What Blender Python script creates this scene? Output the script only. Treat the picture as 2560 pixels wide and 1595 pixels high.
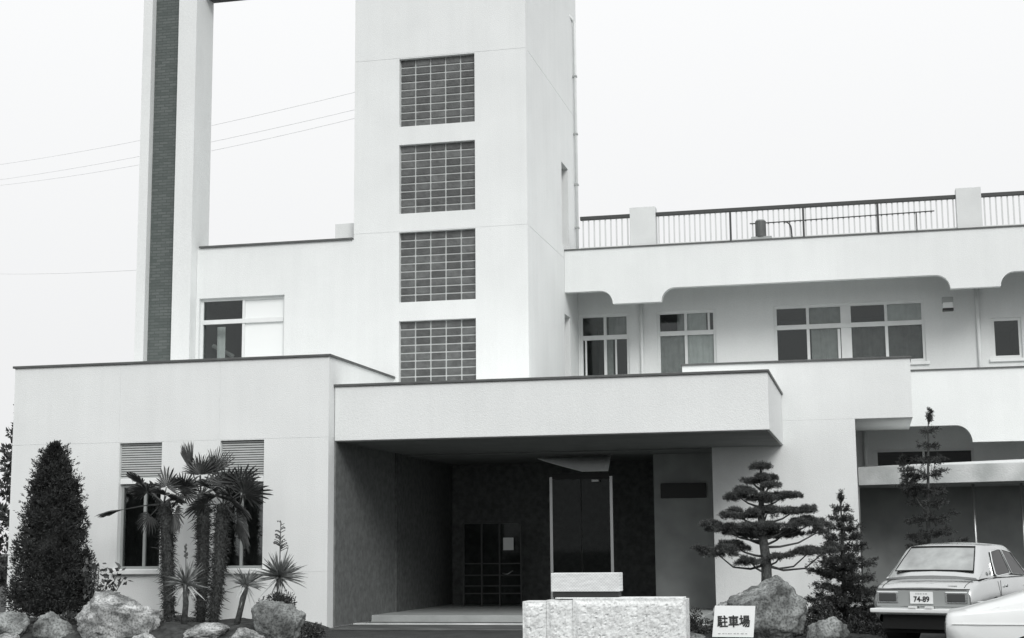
import bpy, bmesh, math, random
import numpy as np
from mathutils import Vector, Matrix, noise

scene = bpy.context.scene
for o in list(bpy.data.objects):
    bpy.data.objects.remove(o, do_unlink=True)
col = scene.collection

# ------------------------------------------------------------------ camera
def camera():
    cam = bpy.data.cameras.new('camera')
    ob = bpy.data.objects.new('camera', cam)
    col.objects.link(ob)
    pitch, roll, yaw = 0.150, -0.009, -0.23
    cy, sy, cp, sp = math.cos(yaw), math.sin(yaw), math.cos(pitch), math.sin(pitch)
    f = Vector((sy * cp, cy * cp, sp))
    r = Vector((cy, -sy, 0))
    u = r.cross(f)
    c, s = math.cos(roll), math.sin(roll)
    r2 = c * r + s * u
    u2 = -s * r + c * u
    m = Matrix((r2, u2, -f)).transposed().to_4x4()
    m.translation = Vector((0, 0, 1.45))
    ob.matrix_world = m
    cam.sensor_width = 36.0
    cam.sensor_fit = 'HORIZONTAL'
    cam.lens = 3800 / 2560 * 36.0
    cam.clip_start = 0.1
    cam.clip_end = 5000
    scene.camera = ob
camera()

# ------------------------------------------------------------------ sky, sun, exposure (bright overcast, monochrome print)
SUN_ELEV, SUN_AZ = math.radians(33), math.radians(28)      # azimuth: turn to the right of straight behind the camera
def light():
    w = bpy.data.worlds.new('World')
    scene.world = w
    w.use_nodes = True
    nt = w.node_tree
    bg = nt.nodes['Background']
    sky = nt.nodes.new('ShaderNodeTexSky')
    sky.sky_type = 'NISHITA'
    sky.sun_disc = False
    sky.sun_elevation = SUN_ELEV
    sky.sun_rotation = math.pi - SUN_AZ
    sky.dust_density = 6.0
    sky.air_density = 1.0
    bw = nt.nodes.new('ShaderNodeRGBToBW')
    nt.links.new(sky.outputs[0], bw.inputs[0])
    mr = nt.nodes.new('ShaderNodeMapRange')               # an overcast evens the clear-sky gradient out
    mr.inputs[1].default_value, mr.inputs[2].default_value = 0.0, 20.0
    mr.inputs[3].default_value, mr.inputs[4].default_value = 7.9, 8.7
    nt.links.new(bw.outputs[0], mr.inputs[0])
    mul = nt.nodes.new('ShaderNodeMix')
    mul.data_type = 'RGBA'; mul.blend_type = 'MULTIPLY'
    mul.inputs['Factor'].default_value = 1.0
    nt.links.new(mr.outputs[0], mul.inputs[6])
    mul.inputs[7].default_value = (0.985, 0.992, 1.0, 1)
    # overcast luminance rises from horizon to zenith (CIE overcast, softened)
    tc = nt.nodes.new('ShaderNodeTexCoord')
    sx = nt.nodes.new('ShaderNodeSeparateXYZ')
    nt.links.new(tc.outputs['Generated'], sx.inputs[0])
    ram = nt.nodes.new('ShaderNodeMapRange')
    ram.inputs[1].default_value, ram.inputs[2].default_value = 0.0, 1.0
    ram.inputs[3].default_value, ram.inputs[4].default_value = 0.93, 1.40
    nt.links.new(sx.outputs['Z'], ram.inputs[0])
    sc = nt.nodes.new('ShaderNodeVectorMath'); sc.operation = 'SCALE'
    nt.links.new(mul.outputs[2], sc.inputs[0]); nt.links.new(ram.outputs[0], sc.inputs['Scale'])
    nt.links.new(sc.outputs[0], bg.inputs[0])
    bg.inputs[1].default_value = 0.1
    sun = bpy.data.lights.new('sun', 'SUN')
    sun.energy = 1.5
    sun.angle = math.radians(24)
    sun.color = (1.0, 0.995, 0.98)
    so = bpy.data.objects.new('sun', sun)
    col.objects.link(so)
    to_sun = Vector((math.sin(SUN_AZ) * math.cos(SUN_ELEV), -math.cos(SUN_AZ) * math.cos(SUN_ELEV), math.sin(SUN_ELEV)))
    so.rotation_euler = to_sun.to_track_quat('Z', 'Y').to_euler()
    so.location = (0, -20, 40)
    vs = scene.view_settings
    vs.view_transform = 'Standard'
    vs.look = 'None'
    vs.exposure = 0.17
    vs.gamma = 1.0
    vs.use_curve_mapping = False
light()

# ------------------------------------------------------------------ materials
M = {}
TINT = (0.955, 1.0, 0.985)
def mat(name, v, rough=0.85, var=0.0, scale=3.0, bump=0.0, bscale=60.0, spec=0.3, metal=0.0, v2=None, detail=4.0, tint=TINT, stretch=None):
    m = bpy.data.materials.new(name)
    m.use_nodes = True
    nt = m.node_tree
    b = nt.nodes['Principled BSDF']
    b.inputs['Roughness'].default_value = rough
    b.inputs['Specular IOR Level'].default_value = spec
    b.inputs['Metallic'].default_value = metal
    def c(x):
        t = [1 - (1 - q) * (1.0 if x < 0.5 else 0.5) for q in tint]
        return (min(1, x * t[0]), min(1, x * t[1]), min(1, x * t[2]), 1)
    b.inputs['Base Color'].default_value = c(v)
    if var > 0 or v2 is not None or bump > 0:
        geo = nt.nodes.new('ShaderNodeNewGeometry')
        mp = nt.nodes.new('ShaderNodeMapping')
        if stretch: mp.inputs['Scale'].default_value = stretch
        nt.links.new(geo.outputs['Position'], mp.inputs['Vector'])
    if var > 0 or v2 is not None:
        n = nt.nodes.new('ShaderNodeTexNoise')
        n.inputs['Scale'].default_value = scale
        n.inputs['Detail'].default_value = detail
        nt.links.new(mp.outputs[0], n.inputs['Vector'])
        r = nt.nodes.new('ShaderNodeValToRGB')
        r.color_ramp.elements[0].position = 0.32
        r.color_ramp.elements[1].position = 0.68
        lo, hi = (v * (1 - var), v * (1 + var)) if v2 is None else (v, v2)
        r.color_ramp.elements[0].color = c(lo)
        r.color_ramp.elements[1].color = c(hi)
        nt.links.new(n.outputs['Fac'], r.inputs['Fac'])
        nt.links.new(r.outputs['Color'], b.inputs['Base Color'])
    if bump > 0:
        n2 = nt.nodes.new('ShaderNodeTexNoise')
        n2.inputs['Scale'].default_value = bscale
        n2.inputs['Detail'].default_value = 5
        nt.links.new(geo.outputs['Position'], n2.inputs['Vector'])
        bp = nt.nodes.new('ShaderNodeBump')
        bp.inputs['Strength'].default_value = bump
        bp.inputs['Distance'].default_value = 0.02
        nt.links.new(n2.outputs['Fac'], bp.inputs['Height'])
        nt.links.new(bp.outputs['Normal'], b.inputs['Normal'])
    M[name] = m
    return m

def stucco(name, v):
    """painted render: fine sprayed grain, broad mottling, faint rain streaks"""
    m = mat(name, v, rough=0.92, var=0.025, scale=0.9, bump=0.35, bscale=55, spec=0.15)
    nt = m.node_tree
    b = nt.nodes['Principled BSDF']
    src = b.inputs['Base Color'].links[0].from_socket
    geo = [n for n in nt.nodes if n.type == 'NEW_GEOMETRY'][0]
    mp = nt.nodes.new('ShaderNodeMapping')
    mp.inputs['Scale'].default_value = (2.6, 2.6, 0.16)
    nt.links.new(geo.outputs['Position'], mp.inputs['Vector'])
    n = nt.nodes.new('ShaderNodeTexNoise')
    n.inputs['Scale'].default_value = 1.6
    n.inputs['Detail'].default_value = 6
    n.inputs['Roughness'].default_value = 0.62
    nt.links.new(mp.outputs[0], n.inputs['Vector'])
    r = nt.nodes.new('ShaderNodeValToRGB')
    r.color_ramp.elements[0].position = 0.34
    r.color_ramp.elements[0].color = (0.972, 0.973, 0.973, 1)
    r.color_ramp.elements[1].position = 0.6
    r.color_ramp.elements[1].color = (1, 1, 1, 1)
    nt.links.new(n.outputs['Fac'], r.inputs['Fac'])
    g = nt.nodes.new('ShaderNodeTexNoise')
    g.inputs['Scale'].default_value = 38
    g.inputs['Detail'].default_value = 3
    nt.links.new(geo.outputs['Position'], g.inputs['Vector'])
    r2 = nt.nodes.new('ShaderNodeValToRGB')
    r2.color_ramp.elements[0].position = 0.3
    r2.color_ramp.elements[0].color = (0.95, 0.95, 0.95, 1)
    r2.color_ramp.elements[1].position = 0.7
    r2.color_ramp.elements[1].color = (1, 1, 1, 1)
    nt.links.new(g.outputs['Fac'], r2.inputs['Fac'])
    last = src
    for rr in (r, r2):
        mx = nt.nodes.new('ShaderNodeMix')
        mx.data_type = 'RGBA'; mx.blend_type = 'MULTIPLY'
        mx.inputs['Factor'].default_value = 1.0
        nt.links.new(last, mx.inputs[6])
        nt.links.new(rr.outputs['Color'], mx.inputs[7])
        last = mx.outputs[2]
    nt.links.new(last, b.inputs['Base Color'])
    return m

def glass(name, tr=0.55, ior=1.5):
    m = bpy.data.materials.new(name)
    m.use_nodes = True
    nt = m.node_tree
    for n in list(nt.nodes): nt.nodes.remove(n)
    out = nt.nodes.new('ShaderNodeOutputMaterial')
    mix = nt.nodes.new('ShaderNodeMixShader')
    fr = nt.nodes.new('ShaderNodeFresnel'); fr.inputs['IOR'].default_value = ior
    t = nt.nodes.new('ShaderNodeBsdfTransparent'); t.inputs[0].default_value = (tr * 0.97, tr, tr * 0.99, 1)
    g = nt.nodes.new('ShaderNodeBsdfGlossy'); g.inputs['Roughness'].default_value = 0.03
    g.inputs[0].default_value = (0.9, 0.92, 0.92, 1)
    nt.links.new(fr.outputs[0], mix.inputs[0])
    nt.links.new(t.outputs[0], mix.inputs[1])
    nt.links.new(g.outputs[0], mix.inputs[2])
    nt.links.new(mix.outputs[0], out.inputs[0])
    M[name] = m

stucco('stucco', 0.80)
stucco('stucco_wing', 0.78)
mat('coping', 0.10, 0.5, var=0.15, scale=5, spec=0.4)
mat('rail', 0.055, 0.5, spec=0.4)
mat('picket', 0.62, 0.6)
mat('white_frame', 0.74, 0.45, var=0.04, scale=4)
mat('post_paint', 0.66, 0.9, var=0.04, scale=2, bump=0.3, bscale=50)
mat('grey_frame', 0.34, 0.4, spec=0.5)
mat('alu', 0.5, 0.35, metal=0.8)
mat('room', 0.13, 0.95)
mat('white_panel', 0.82, 0.6)
mat('curtain_deep', 0.12, 0.95, var=0.2, scale=5, tint=(1.0, 0.99, 0.985))
mat('curtain_pale', 0.85, 0.95, var=0.06, scale=6, tint=(1.0, 0.99, 0.985))
mat('curtain_mid', 0.62, 0.95, var=0.08, scale=6, tint=(1.0, 0.99, 0.985))
mat('curtain_dim', 0.34, 0.95, var=0.1, scale=6, tint=(1.0, 0.99, 0.985))
mat('mortar', 0.50, 0.9, var=0.06, scale=8)
mat('glass_block', 0.085, 0.3, var=0.25, scale=7, bump=0.5, bscale=26, spec=0.6)
def per_object_variation(name, lo, hi):
    nt = M[name].node_tree
    b = nt.nodes['Principled BSDF']; src = b.inputs['Base Color'].links[0].from_socket
    oi = nt.nodes.new('ShaderNodeObjectInfo'); mr = nt.nodes.new('ShaderNodeMapRange')
    mr.inputs[3].default_value, mr.inputs[4].default_value = lo, hi
    nt.links.new(oi.outputs['Random'], mr.inputs[0])
    vm = nt.nodes.new('ShaderNodeVectorMath'); vm.operation = 'SCALE'
    nt.links.new(src, vm.inputs[0]); nt.links.new(mr.outputs[0], vm.inputs['Scale'])
    nt.links.new(vm.outputs[0], b.inputs['Base Color'])
per_object_variation('glass_block', 0.7, 1.4)
mat('louvre', 0.52, 0.6, var=0.05, scale=7)
mat('concrete', 0.58, 0.9, var=0.22, scale=1.7, bump=0.4, bscale=30, v2=None, detail=8)
mat('concrete_lit', 0.72, 0.9, var=0.08, scale=2)
mat('asphalt', 0.05, 0.95, var=0.25, scale=2.5, bump=0.6, bscale=120, detail=10)
mat('apron', 0.11, 0.9, var=0.25, scale=1.6, bump=0.3, bscale=80, detail=8)
mat('step_stone', 0.42, 0.8, var=0.1, scale=3, bump=0.2)
mat('soil', 0.05, 1.0, var=0.5, scale=9, bump=1.0, bscale=25, detail=8)
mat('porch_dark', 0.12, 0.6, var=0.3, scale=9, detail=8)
mat('soffit_grey', 0.20, 0.8, var=0.1, scale=2)  # grey instead of white, so the undersides read as shaded
mat('balcony_shade_grey', 0.25, 0.9, var=0.05, scale=2)  # dark tone put in for the shade under the balcony roof
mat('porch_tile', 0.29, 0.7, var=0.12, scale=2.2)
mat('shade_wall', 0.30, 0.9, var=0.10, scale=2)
mat('dark_panel', 0.03, 0.5)
mat('bar_dark', 0.07, 0.5)
mat('flank_tile', 0.16, 0.7, var=0.22, scale=10, detail=8)
mat('paper', 0.75, 0.9)
mat('white_paint', 0.82, 0.55, var=0.03, scale=6)
mat('sign_black', 0.03, 0.7)
mat('wire', 0.8, 0.7)
mat('bark', 0.075, 0.95, var=0.45, scale=22, bump=1.0, bscale=60, detail=8)
mat('bark_pale', 0.20, 0.95, var=0.4, scale=25, bump=1.0, bscale=50)
mat('palm_fibre', 0.06, 0.95, var=0.55, scale=30)
mat('palm_leaf', 0.05, 0.5, var=0.45, scale=6, spec=0.4)
mat('juniper', 0.036, 0.7, var=0.5, scale=4)
mat('fir', 0.045, 0.7, var=0.5, scale=5)
mat('pine', 0.075, 0.7, var=0.45, scale=6)
mat('broadleaf', 0.05, 0.45, var=0.45, scale=8, spec=0.5)
mat('yucca', 0.17, 0.55, var=0.5, scale=9)
mat('yucca_dry', 0.5, 0.8, var=0.3, scale=12)
mat('spike', 0.12, 0.8, var=0.4, scale=20)
mat('bg_tree', 0.06, 0.8, var=0.5, scale=3)
glass('glass', 0.9, 1.48)
glass('glass_porch', 0.6, 1.22)
glass('glass_dark', 0.75, 1.75)

def rock_mat(name, lo, hi, scale, lich):
    m = mat(name, lo, 0.95, v2=hi, scale=scale, bump=1.0, bscale=14, detail=10)
    nt = m.node_tree
    b = nt.nodes['Principled BSDF']
    src = b.inputs['Base Color'].links[0].from_socket
    geo = [n for n in nt.nodes if n.type == 'NEW_GEOMETRY'][0]
    n = nt.nodes.new('ShaderNodeTexNoise'); n.inputs['Scale'].default_value = 30; n.inputs['Detail'].default_value = 6
    nt.links.new(geo.outputs['Position'], n.inputs['Vector'])
    r = nt.nodes.new('ShaderNodeValToRGB')
    r.color_ramp.elements[0].position = 0.36; r.color_ramp.elements[0].color = (lich, lich, lich, 1)
    r.color_ramp.elements[1].position = 0.56; r.color_ramp.elements[1].color = (1, 1, 1, 1)
    nt.links.new(n.outputs['Fac'], r.inputs['Fac'])
    mx = nt.nodes.new('ShaderNodeMix'); mx.data_type = 'RGBA'; mx.blend_type = 'MULTIPLY'; mx.inputs['Factor'].default_value = 1
    nt.links.new(src, mx.inputs[6]); nt.links.new(r.outputs['Color'], mx.inputs[7])
    nt.links.new(mx.outputs[2], b.inputs['Base Color'])
rock_mat('rock_pale', 0.12, 0.62, 3.4, 0.42)
rock_mat('rock_grey', 0.08, 0.42, 3.2, 0.45)
rock_mat('rock_dark', 0.05, 0.34, 2.6, 0.45)
rock_mat('granite', 0.72, 0.84, 5.0, 0.74)

def brick_mat():
    m = bpy.data.materials.new('brick_tile')
    m.use_nodes = True
    nt = m.node_tree
    b = nt.nodes['Principled BSDF']
    b.inputs['Roughness'].default_value = 0.8
    geo = nt.nodes.new('ShaderNodeNewGeometry')
    sep = nt.nodes.new('ShaderNodeSeparateXYZ'); cmb = nt.nodes.new('ShaderNodeCombineXYZ')
    nt.links.new(geo.outputs['Position'], sep.inputs[0])
    nt.links.new(sep.outputs['X'], cmb.inputs['X']); nt.links.new(sep.outputs['Z'], cmb.inputs['Y'])
    br = nt.nodes.new('ShaderNodeTexBrick')
    br.inputs['Scale'].default_value = 1.0
    br.inputs['Brick Width'].default_value = 0.21
    br.inputs['Row Height'].default_value = 0.068
    br.inputs['Mortar Size'].default_value = 0.008
    br.inputs['Color1'].default_value = (0.085, 0.10, 0.095, 1)
    br.inputs['Color2'].default_value = (0.125, 0.14, 0.135, 1)
    br.inputs['Mortar'].default_value = (0.075, 0.088, 0.083, 1)
    nt.links.new(cmb.outputs[0], br.inputs['Vector'])
    nt.links.new(br.outputs['Color'], b.inputs['Base Color'])
    bp = nt.nodes.new('ShaderNodeBump'); bp.inputs['Strength'].default_value = 0.6; bp.inputs['Distance'].default_value = 0.01
    bp.invert = True
    nt.links.new(br.outputs['Fac'], bp.inputs['Height']); nt.links.new(bp.outputs['Normal'], b.inputs['Normal'])
    M['brick_tile'] = m
brick_mat()

def car_paint(name, v, rough=0.22):
    m = mat(name, v, rough, var=0.03, scale=2, spec=0.5)
    b = m.node_tree.nodes['Principled BSDF']
    b.inputs['Coat Weight'].default_value = 0.6
    b.inputs['Coat Roughness'].default_value = 0.08
car_paint('paint_silver', 0.60, 0.22)
M['paint_silver'].node_tree.nodes['Principled BSDF'].inputs['Metallic'].default_value = 1.0
car_paint('paint_white', 0.70, 0.35)
mat('car_grey', 0.32, 0.45, spec=0.5)
mat('rubber', 0.02, 0.9)
mat('lens', 0.06, 0.25, spec=0.6)
mat('chrome', 0.85, 0.15, metal=1.0)
mat('underside', 0.012, 0.95)
mat('car_glass_reflection', 0.34, 0.12, var=0.3, scale=3.2, spec=0.8)  # pale mottled base colour stands for a reflection in the rear window
mat('car_glass', 0.012, 0.12, spec=0.25)

# ------------------------------------------------------------------ helpers
def world_origin(o):
    v = Vector((0, 0, 0))
    while o is not None:
        v += o.location
        o = o.parent
    return v

def tag(o, label=None, cat=None, group=None, kind=None):
    if label: o['label'] = label
    if cat: o['category'] = cat
    if group: o['group'] = group
    if kind: o['kind'] = kind
    return o

def empty(name, loc, label, cat, group=None, rz=0):
    o = bpy.data.objects.new(name, None)
    col.objects.link(o)
    o.location = loc
    o.rotation_euler = (0, 0, rz)
    o.empty_display_size = 0.3
    return tag(o, label, cat, group)

def link(name, me, parent=None, loc=(0, 0, 0)):
    o = bpy.data.objects.new(name, me)
    col.objects.link(o)
    o.location = loc
    o.parent = parent
    return o

class MB:
    """collects verts and faces; build() links them as one mesh object"""
    def __init__(s):
        s.v = []; s.f = []
    def add(s, vs, fs):
        b = len(s.v)
        s.v.extend([tuple(p) for p in vs])
        s.f.extend([tuple(i + b for i in f) for f in fs])
        return s
    def box(s, x0, x1, y0, y1, z0, z1):
        vs = [(x, y, z) for x in (x0, x1) for y in (y0, y1) for z in (z0, z1)]
        return s.add(vs, [(0, 1, 3, 2), (4, 6, 7, 5), (0, 4, 5, 1), (2, 3, 7, 6), (0, 2, 6, 4), (1, 5, 7, 3)])
    def prism_y(s, poly, y0, y1):
        """polygon in (x,z) extruded along y"""
        n = len(poly)
        vs = [(x, y0, z) for x, z in poly] + [(x, y1, z) for x, z in poly]
        fs = [tuple(range(n)), tuple(range(2 * n - 1, n - 1, -1))]
        fs += [(i, i + n, (i + 1) % n + n, (i + 1) % n) for i in range(n)]
        return s.add(vs, fs)
    def tube(s, pts, rad, n=8, cap=True):
        pts = [Vector(p) for p in pts]
        if not hasattr(rad, '__len__'): rad = [rad] * len(pts)
        vs = []; fs = []
        up = None
        for i, p in enumerate(pts):
            d = (pts[min(i + 1, len(pts) - 1)] - pts[max(i - 1, 0)]).normalized()
            if up is None:
                up = Vector((0, 0, 1)) if abs(d.z) < 0.9 else Vector((1, 0, 0))
            a = d.cross(up).normalized()
            b = a.cross(d).normalized()
            up = b
            for k in range(n):
                t = 2 * math.pi * k / n
                vs.append(p + (a * math.cos(t) + b * math.sin(t)) * rad[i])
        for i in range(len(pts) - 1):
            for k in range(n):
                k2 = (k + 1) % n
                fs.append((i * n + k, i * n + k2, (i + 1) * n + k2, (i + 1) * n + k))
        if cap:
            fs.append(tuple(range(n - 1, -1, -1)))
            fs.append(tuple((len(pts) - 1) * n + k for k in range(n)))
        return s.add(vs, fs)
    def mesh(s, name, material, off=(0, 0, 0), smooth=False, recalc=True):
        me = bpy.data.meshes.new(name)
        ox, oy, oz = off
        me.from_pydata([(x - ox, y - oy, z - oz) for x, y, z in s.v], [], s.f)
        if recalc:
            bm = bmesh.new(); bm.from_mesh(me)
            bmesh.ops.recalc_face_normals(bm, faces=bm.faces)
            bm.to_mesh(me); bm.free()
        me.materials.append(M[material])
        if smooth: me.shade_smooth()
        me.update()
        return me
    def build(s, name, material, parent=None, smooth=False, local=False, bevel=0.0, recalc=True):
        """vertices are world coordinates (or the parent's local ones)"""
        off = (0, 0, 0) if (local or parent is None) else world_origin(parent)
        me = s.mesh(name, material, off, smooth, recalc)
        o = link(name, me, parent)
        if bevel:
            bv = o.modifiers.new('bevel', 'BEVEL'); bv.width = bevel; bv.segments = 2; bv.limit_method = 'ANGLE'
        return o

def np_mesh(name, V, F, material, parent=None, off=(0, 0, 0), smooth=False):
    me = bpy.data.meshes.new(name)
    V = np.asarray(V, dtype=np.float32) - np.asarray(off, dtype=np.float32)
    F = np.asarray(F, dtype=np.int32)
    k = F.shape[1]
    me.vertices.add(len(V)); me.vertices.foreach_set('co', V.ravel())
    me.loops.add(F.size); me.loops.foreach_set('vertex_index', F.ravel())
    me.polygons.add(len(F))
    me.polygons.foreach_set('loop_start', np.arange(0, F.size, k, dtype=np.int32))
    me.polygons.foreach_set('loop_total', np.full(len(F), k, dtype=np.int32))
    me.update(calc_edges=True)
    me.materials.append(M[material])
    if smooth: me.shade_smooth()
    return link(name, me, parent)

def wall(m, face, plane, u0, u1, z0, z1, holes=(), hgrooves=(), vgrooves=(), t=0.25, gw=0.010, gd=0.006, back=True):
    """a wall sheet with real openings and recessed joints. face: '-y' (u = x) or '+x' / '-x' (u = y)"""
    us = {u0, u1}; zs = {z0, z1}
    for a, b, c, d in holes: us |= {a, b}; zs |= {c, d}
    for g in hgrooves: zs |= {g - gw / 2, g + gw / 2}
    for g in vgrooves: us |= {g - gw / 2, g + gw / 2}
    us = sorted(x for x in us if u0 - 1e-6 <= x <= u1 + 1e-6); zs = sorted(x for x in zs if z0 - 1e-6 <= x <= z1 + 1e-6)
    def depth(i, j):
        if i < 0 or j < 0 or i >= len(us) - 1 or j >= len(zs) - 1: return t
        u = (us[i] + us[i + 1]) / 2; z = (zs[j] + zs[j + 1]) / 2
        for a, b, c, d in holes:
            if a < u < b and c < z < d: return None
        for g in hgrooves:
            if abs(z - g) < gw / 2: return gd
        for g in vgrooves:
            if abs(u - g) < gw / 2: return gd
        return 0.0
    def P(u, d, z):
        if face == '-y': return (u, plane + d, z)
        if face == '+x': return (plane - d, u, z)
        return (plane + d, u, z)
    for i in range(len(us) - 1):
        for j in range(len(zs) - 1):
            d = depth(i, j)
            if d is None: continue
            a, b, c, e = us[i], us[i + 1], zs[j], zs[j + 1]
            m.add([P(a, d, c), P(b, d, c), P(b, d, e), P(a, d, e)], [(0, 1, 2, 3)])
            if back: m.add([P(a, t, c), P(b, t, c), P(b, t, e), P(a, t, e)], [(0, 3, 2, 1)])
            for (ii, jj, p, q) in ((i - 1, j, (a, c), (a, e)), (i + 1, j, (b, c), (b, e)), (i, j - 1, (a, c), (b, c)), (i, j + 1, (a, e), (b, e))):
                n = depth(ii, jj)
                n = t if n is None else n
                if n > d + 1e-6:
                    m.add([P(p[0], d, p[1]), P(q[0], d, q[1]), P(q[0], n, q[1]), P(p[0], n, p[1])], [(0, 1, 2, 3)])
    return m

# ------------------------------------------------------------------ ground and setting
def ground():
    m = MB(); m.add([(-2500, -600, 0), (2500, -600, 0), (2500, 4000, 0), (-2500, 4000, 0)], [(0, 1, 2, 3)])
    tag(m.build('asphalt_ground', 'asphalt'), kind='structure')
    # paved apron under the porch canopy, a real slab a little above the asphalt, and the entrance step
    m = MB().box(-9.88, -3.0, 26.9, 29.5, 0.0, 0.03)
    tag(m.build('porch_paving', 'apron', bevel=0.01), kind='structure')
    m = MB().box(-9.875, -3.2, 29.5, 36.0, 0.004, 0.16)
    tag(m.build('porch_step', 'step_stone', bevel=0.012), kind='structure')
    m = MB().box(-9.875, -3.0, 28.4, 28.62, 0.004, 0.055)
    tag(m.build('porch_kerb', 'concrete', bevel=0.01), kind='structure')
    def bed(name, x0, x1, y0, y1, h, seed):
        nx, ny = 70, 30
        V = []; F = []
        for j in range(ny + 1):
            for i in range(nx + 1):
                u, v = i / nx, j / ny
                x, y = x0 + (x1 - x0) * u, y0 + (y1 - y0) * v
                e = min(1, u * 9, (1 - u) * 9) * min(1, v * 4)
                z = h * (1 - (1 - e) ** 2) * (0.8 + 0.35 * noise.noise((x * 1.3 + seed, y * 1.3, 0))) + 0.03 * noise.noise((x * 6, y * 6, seed)) * e - 0.02
                V.append((x, y, z))
        for j in range(ny):
            for i in range(nx):
                a = j * (nx + 1) + i
                F.append((a, a + 1, a + nx + 2, a + nx + 1))
        o = np_mesh(name, V, F, 'soil', smooth=True)
        tag(o, kind='structure')
    bed('planting_bed', -17.5, -9.7, 24.0, 27.02, 0.27, 3.1)
    bed('planting_bed', -3.6, 0.3, 23.6, 27.3, 0.14, 8.7)
ground()

# ------------------------------------------------------------------ the building
BL = empty('white_building', (-7.0, 31.0, 0), 'white stuccoed building with stair tower, entrance porch and two-storey balcony wing', 'building')

def coping(x0, x1, y0, y1, z, h=0.045, name='coping'):
    return MB().box(x0, x1, y0, y1, z, z + h).build(name, 'coping', BL, bevel=0.006)

def room(x0, x1, y0, d, z0, z1):
    """dark room behind a window: floor, ceiling and three walls"""
    m = MB()
    y1 = y0 + d
    m.add([(x0, y0, z0), (x1, y0, z0), (x1, y1, z0), (x0, y1, z0), (x0, y0, z1), (x1, y0, z1), (x1, y1, z1), (x0, y1, z1)],
          [(0, 1, 2, 3), (4, 7, 6, 5), (0, 3, 7, 4), (1, 5, 6, 2), (3, 2, 6, 7)])
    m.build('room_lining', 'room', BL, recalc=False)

def curtain(parent, x0, x1, y, z0, z1, kind, waves=True):
    n = max(6, int((x1 - x0) / 0.02))
    V = []; F = []
    for i in range(n + 1):
        x = x0 + (x1 - x0) * i / n
        dy = (0.016 * math.sin(x * 41 + 2.6 * math.sin(x * 5.3)) + 0.014 * noise.noise(Vector((x * 13, z0, 0)))) if waves else 0
        dt = (0.012 * math.sin(x * 47 + 2.1 * math.sin(x * 6.1)) + 0.006 * noise.noise(Vector((x * 17, z1, 4)))) if waves else 0
        V += [(x, y + dy, z0), (x, y + dt, z1)]
    for i in range(n): F.append((2 * i, 2 * i + 2, 2 * i + 3, 2 * i + 1))
    m = MB().add(V, F)
    m.build('curtain' if waves else 'blind', kind, parent, smooth=True, recalc=False)

def window(y, x0, x1, z0, z1, mull, trans, panes, fw=0.068, sill=False, fm='white_frame', extra=()):
    """a framed window set in the plane y. mull: x of mullions, trans: z of transoms;
    panes: {(col,row): (glass, curtain or None, (curtain from, to fractions))}"""
    xs = [x0] + list(mull) + [x1]; zs = [z0] + list(trans) + [z1]
    m = MB()
    d = 0.07
    m.box(x0, x0 + fw, y, y + d, z0, z1); m.box(x1 - fw, x1, y, y + d, z0, z1)
    m.box(x0 + fw, x1 - fw, y, y + d, z0, z0 + fw); m.box(x0 + fw, x1 - fw, y, y + d, z1 - fw, z1)
    for q in mull: m.box(q - fw / 2, q + fw / 2, y + 0.004, y + d - 0.004, z0 + fw, z1 - fw)
    for q in trans: m.box(x0 + fw, x1 - fw, y - 0.02, y + d + 0.01, q - fw * 0.8, q + fw * 0.8)
    for a, b, c, e in extra: m.box(a, b, y + 0.012, y + d - 0.012, c, e)
    w = m.build('window', fm, BL)
    for (i, j), (gm, cm, rng) in panes.items():
        a, b, c, e = xs[i] + fw * 0.4, xs[i + 1] - fw * 0.4, zs[j] + fw * 0.4, zs[j + 1] - fw * 0.4
        off = 0.03 + 0.012 * (i % 2)
        MB().box(a, b, y + off, y + off + 0.006, c, e).build('pane', gm, w)
        if cm:
            curtain(w, a + (b - a) * rng[0], a + (b - a) * rng[1], y + (0.09 if len(rng) < 3 else 0.06), c - 0.02, e + 0.02, cm, waves=(cm != 'blind_pale' and len(rng) < 3))
    if sill:
        MB().box(x0 - 0.07, x1 + 0.07, y - 0.11, y + 0.02, z0 - 0.08, z0 - 0.006).build('sill', 'white_paint', w, bevel=0.008)
    return w

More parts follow.
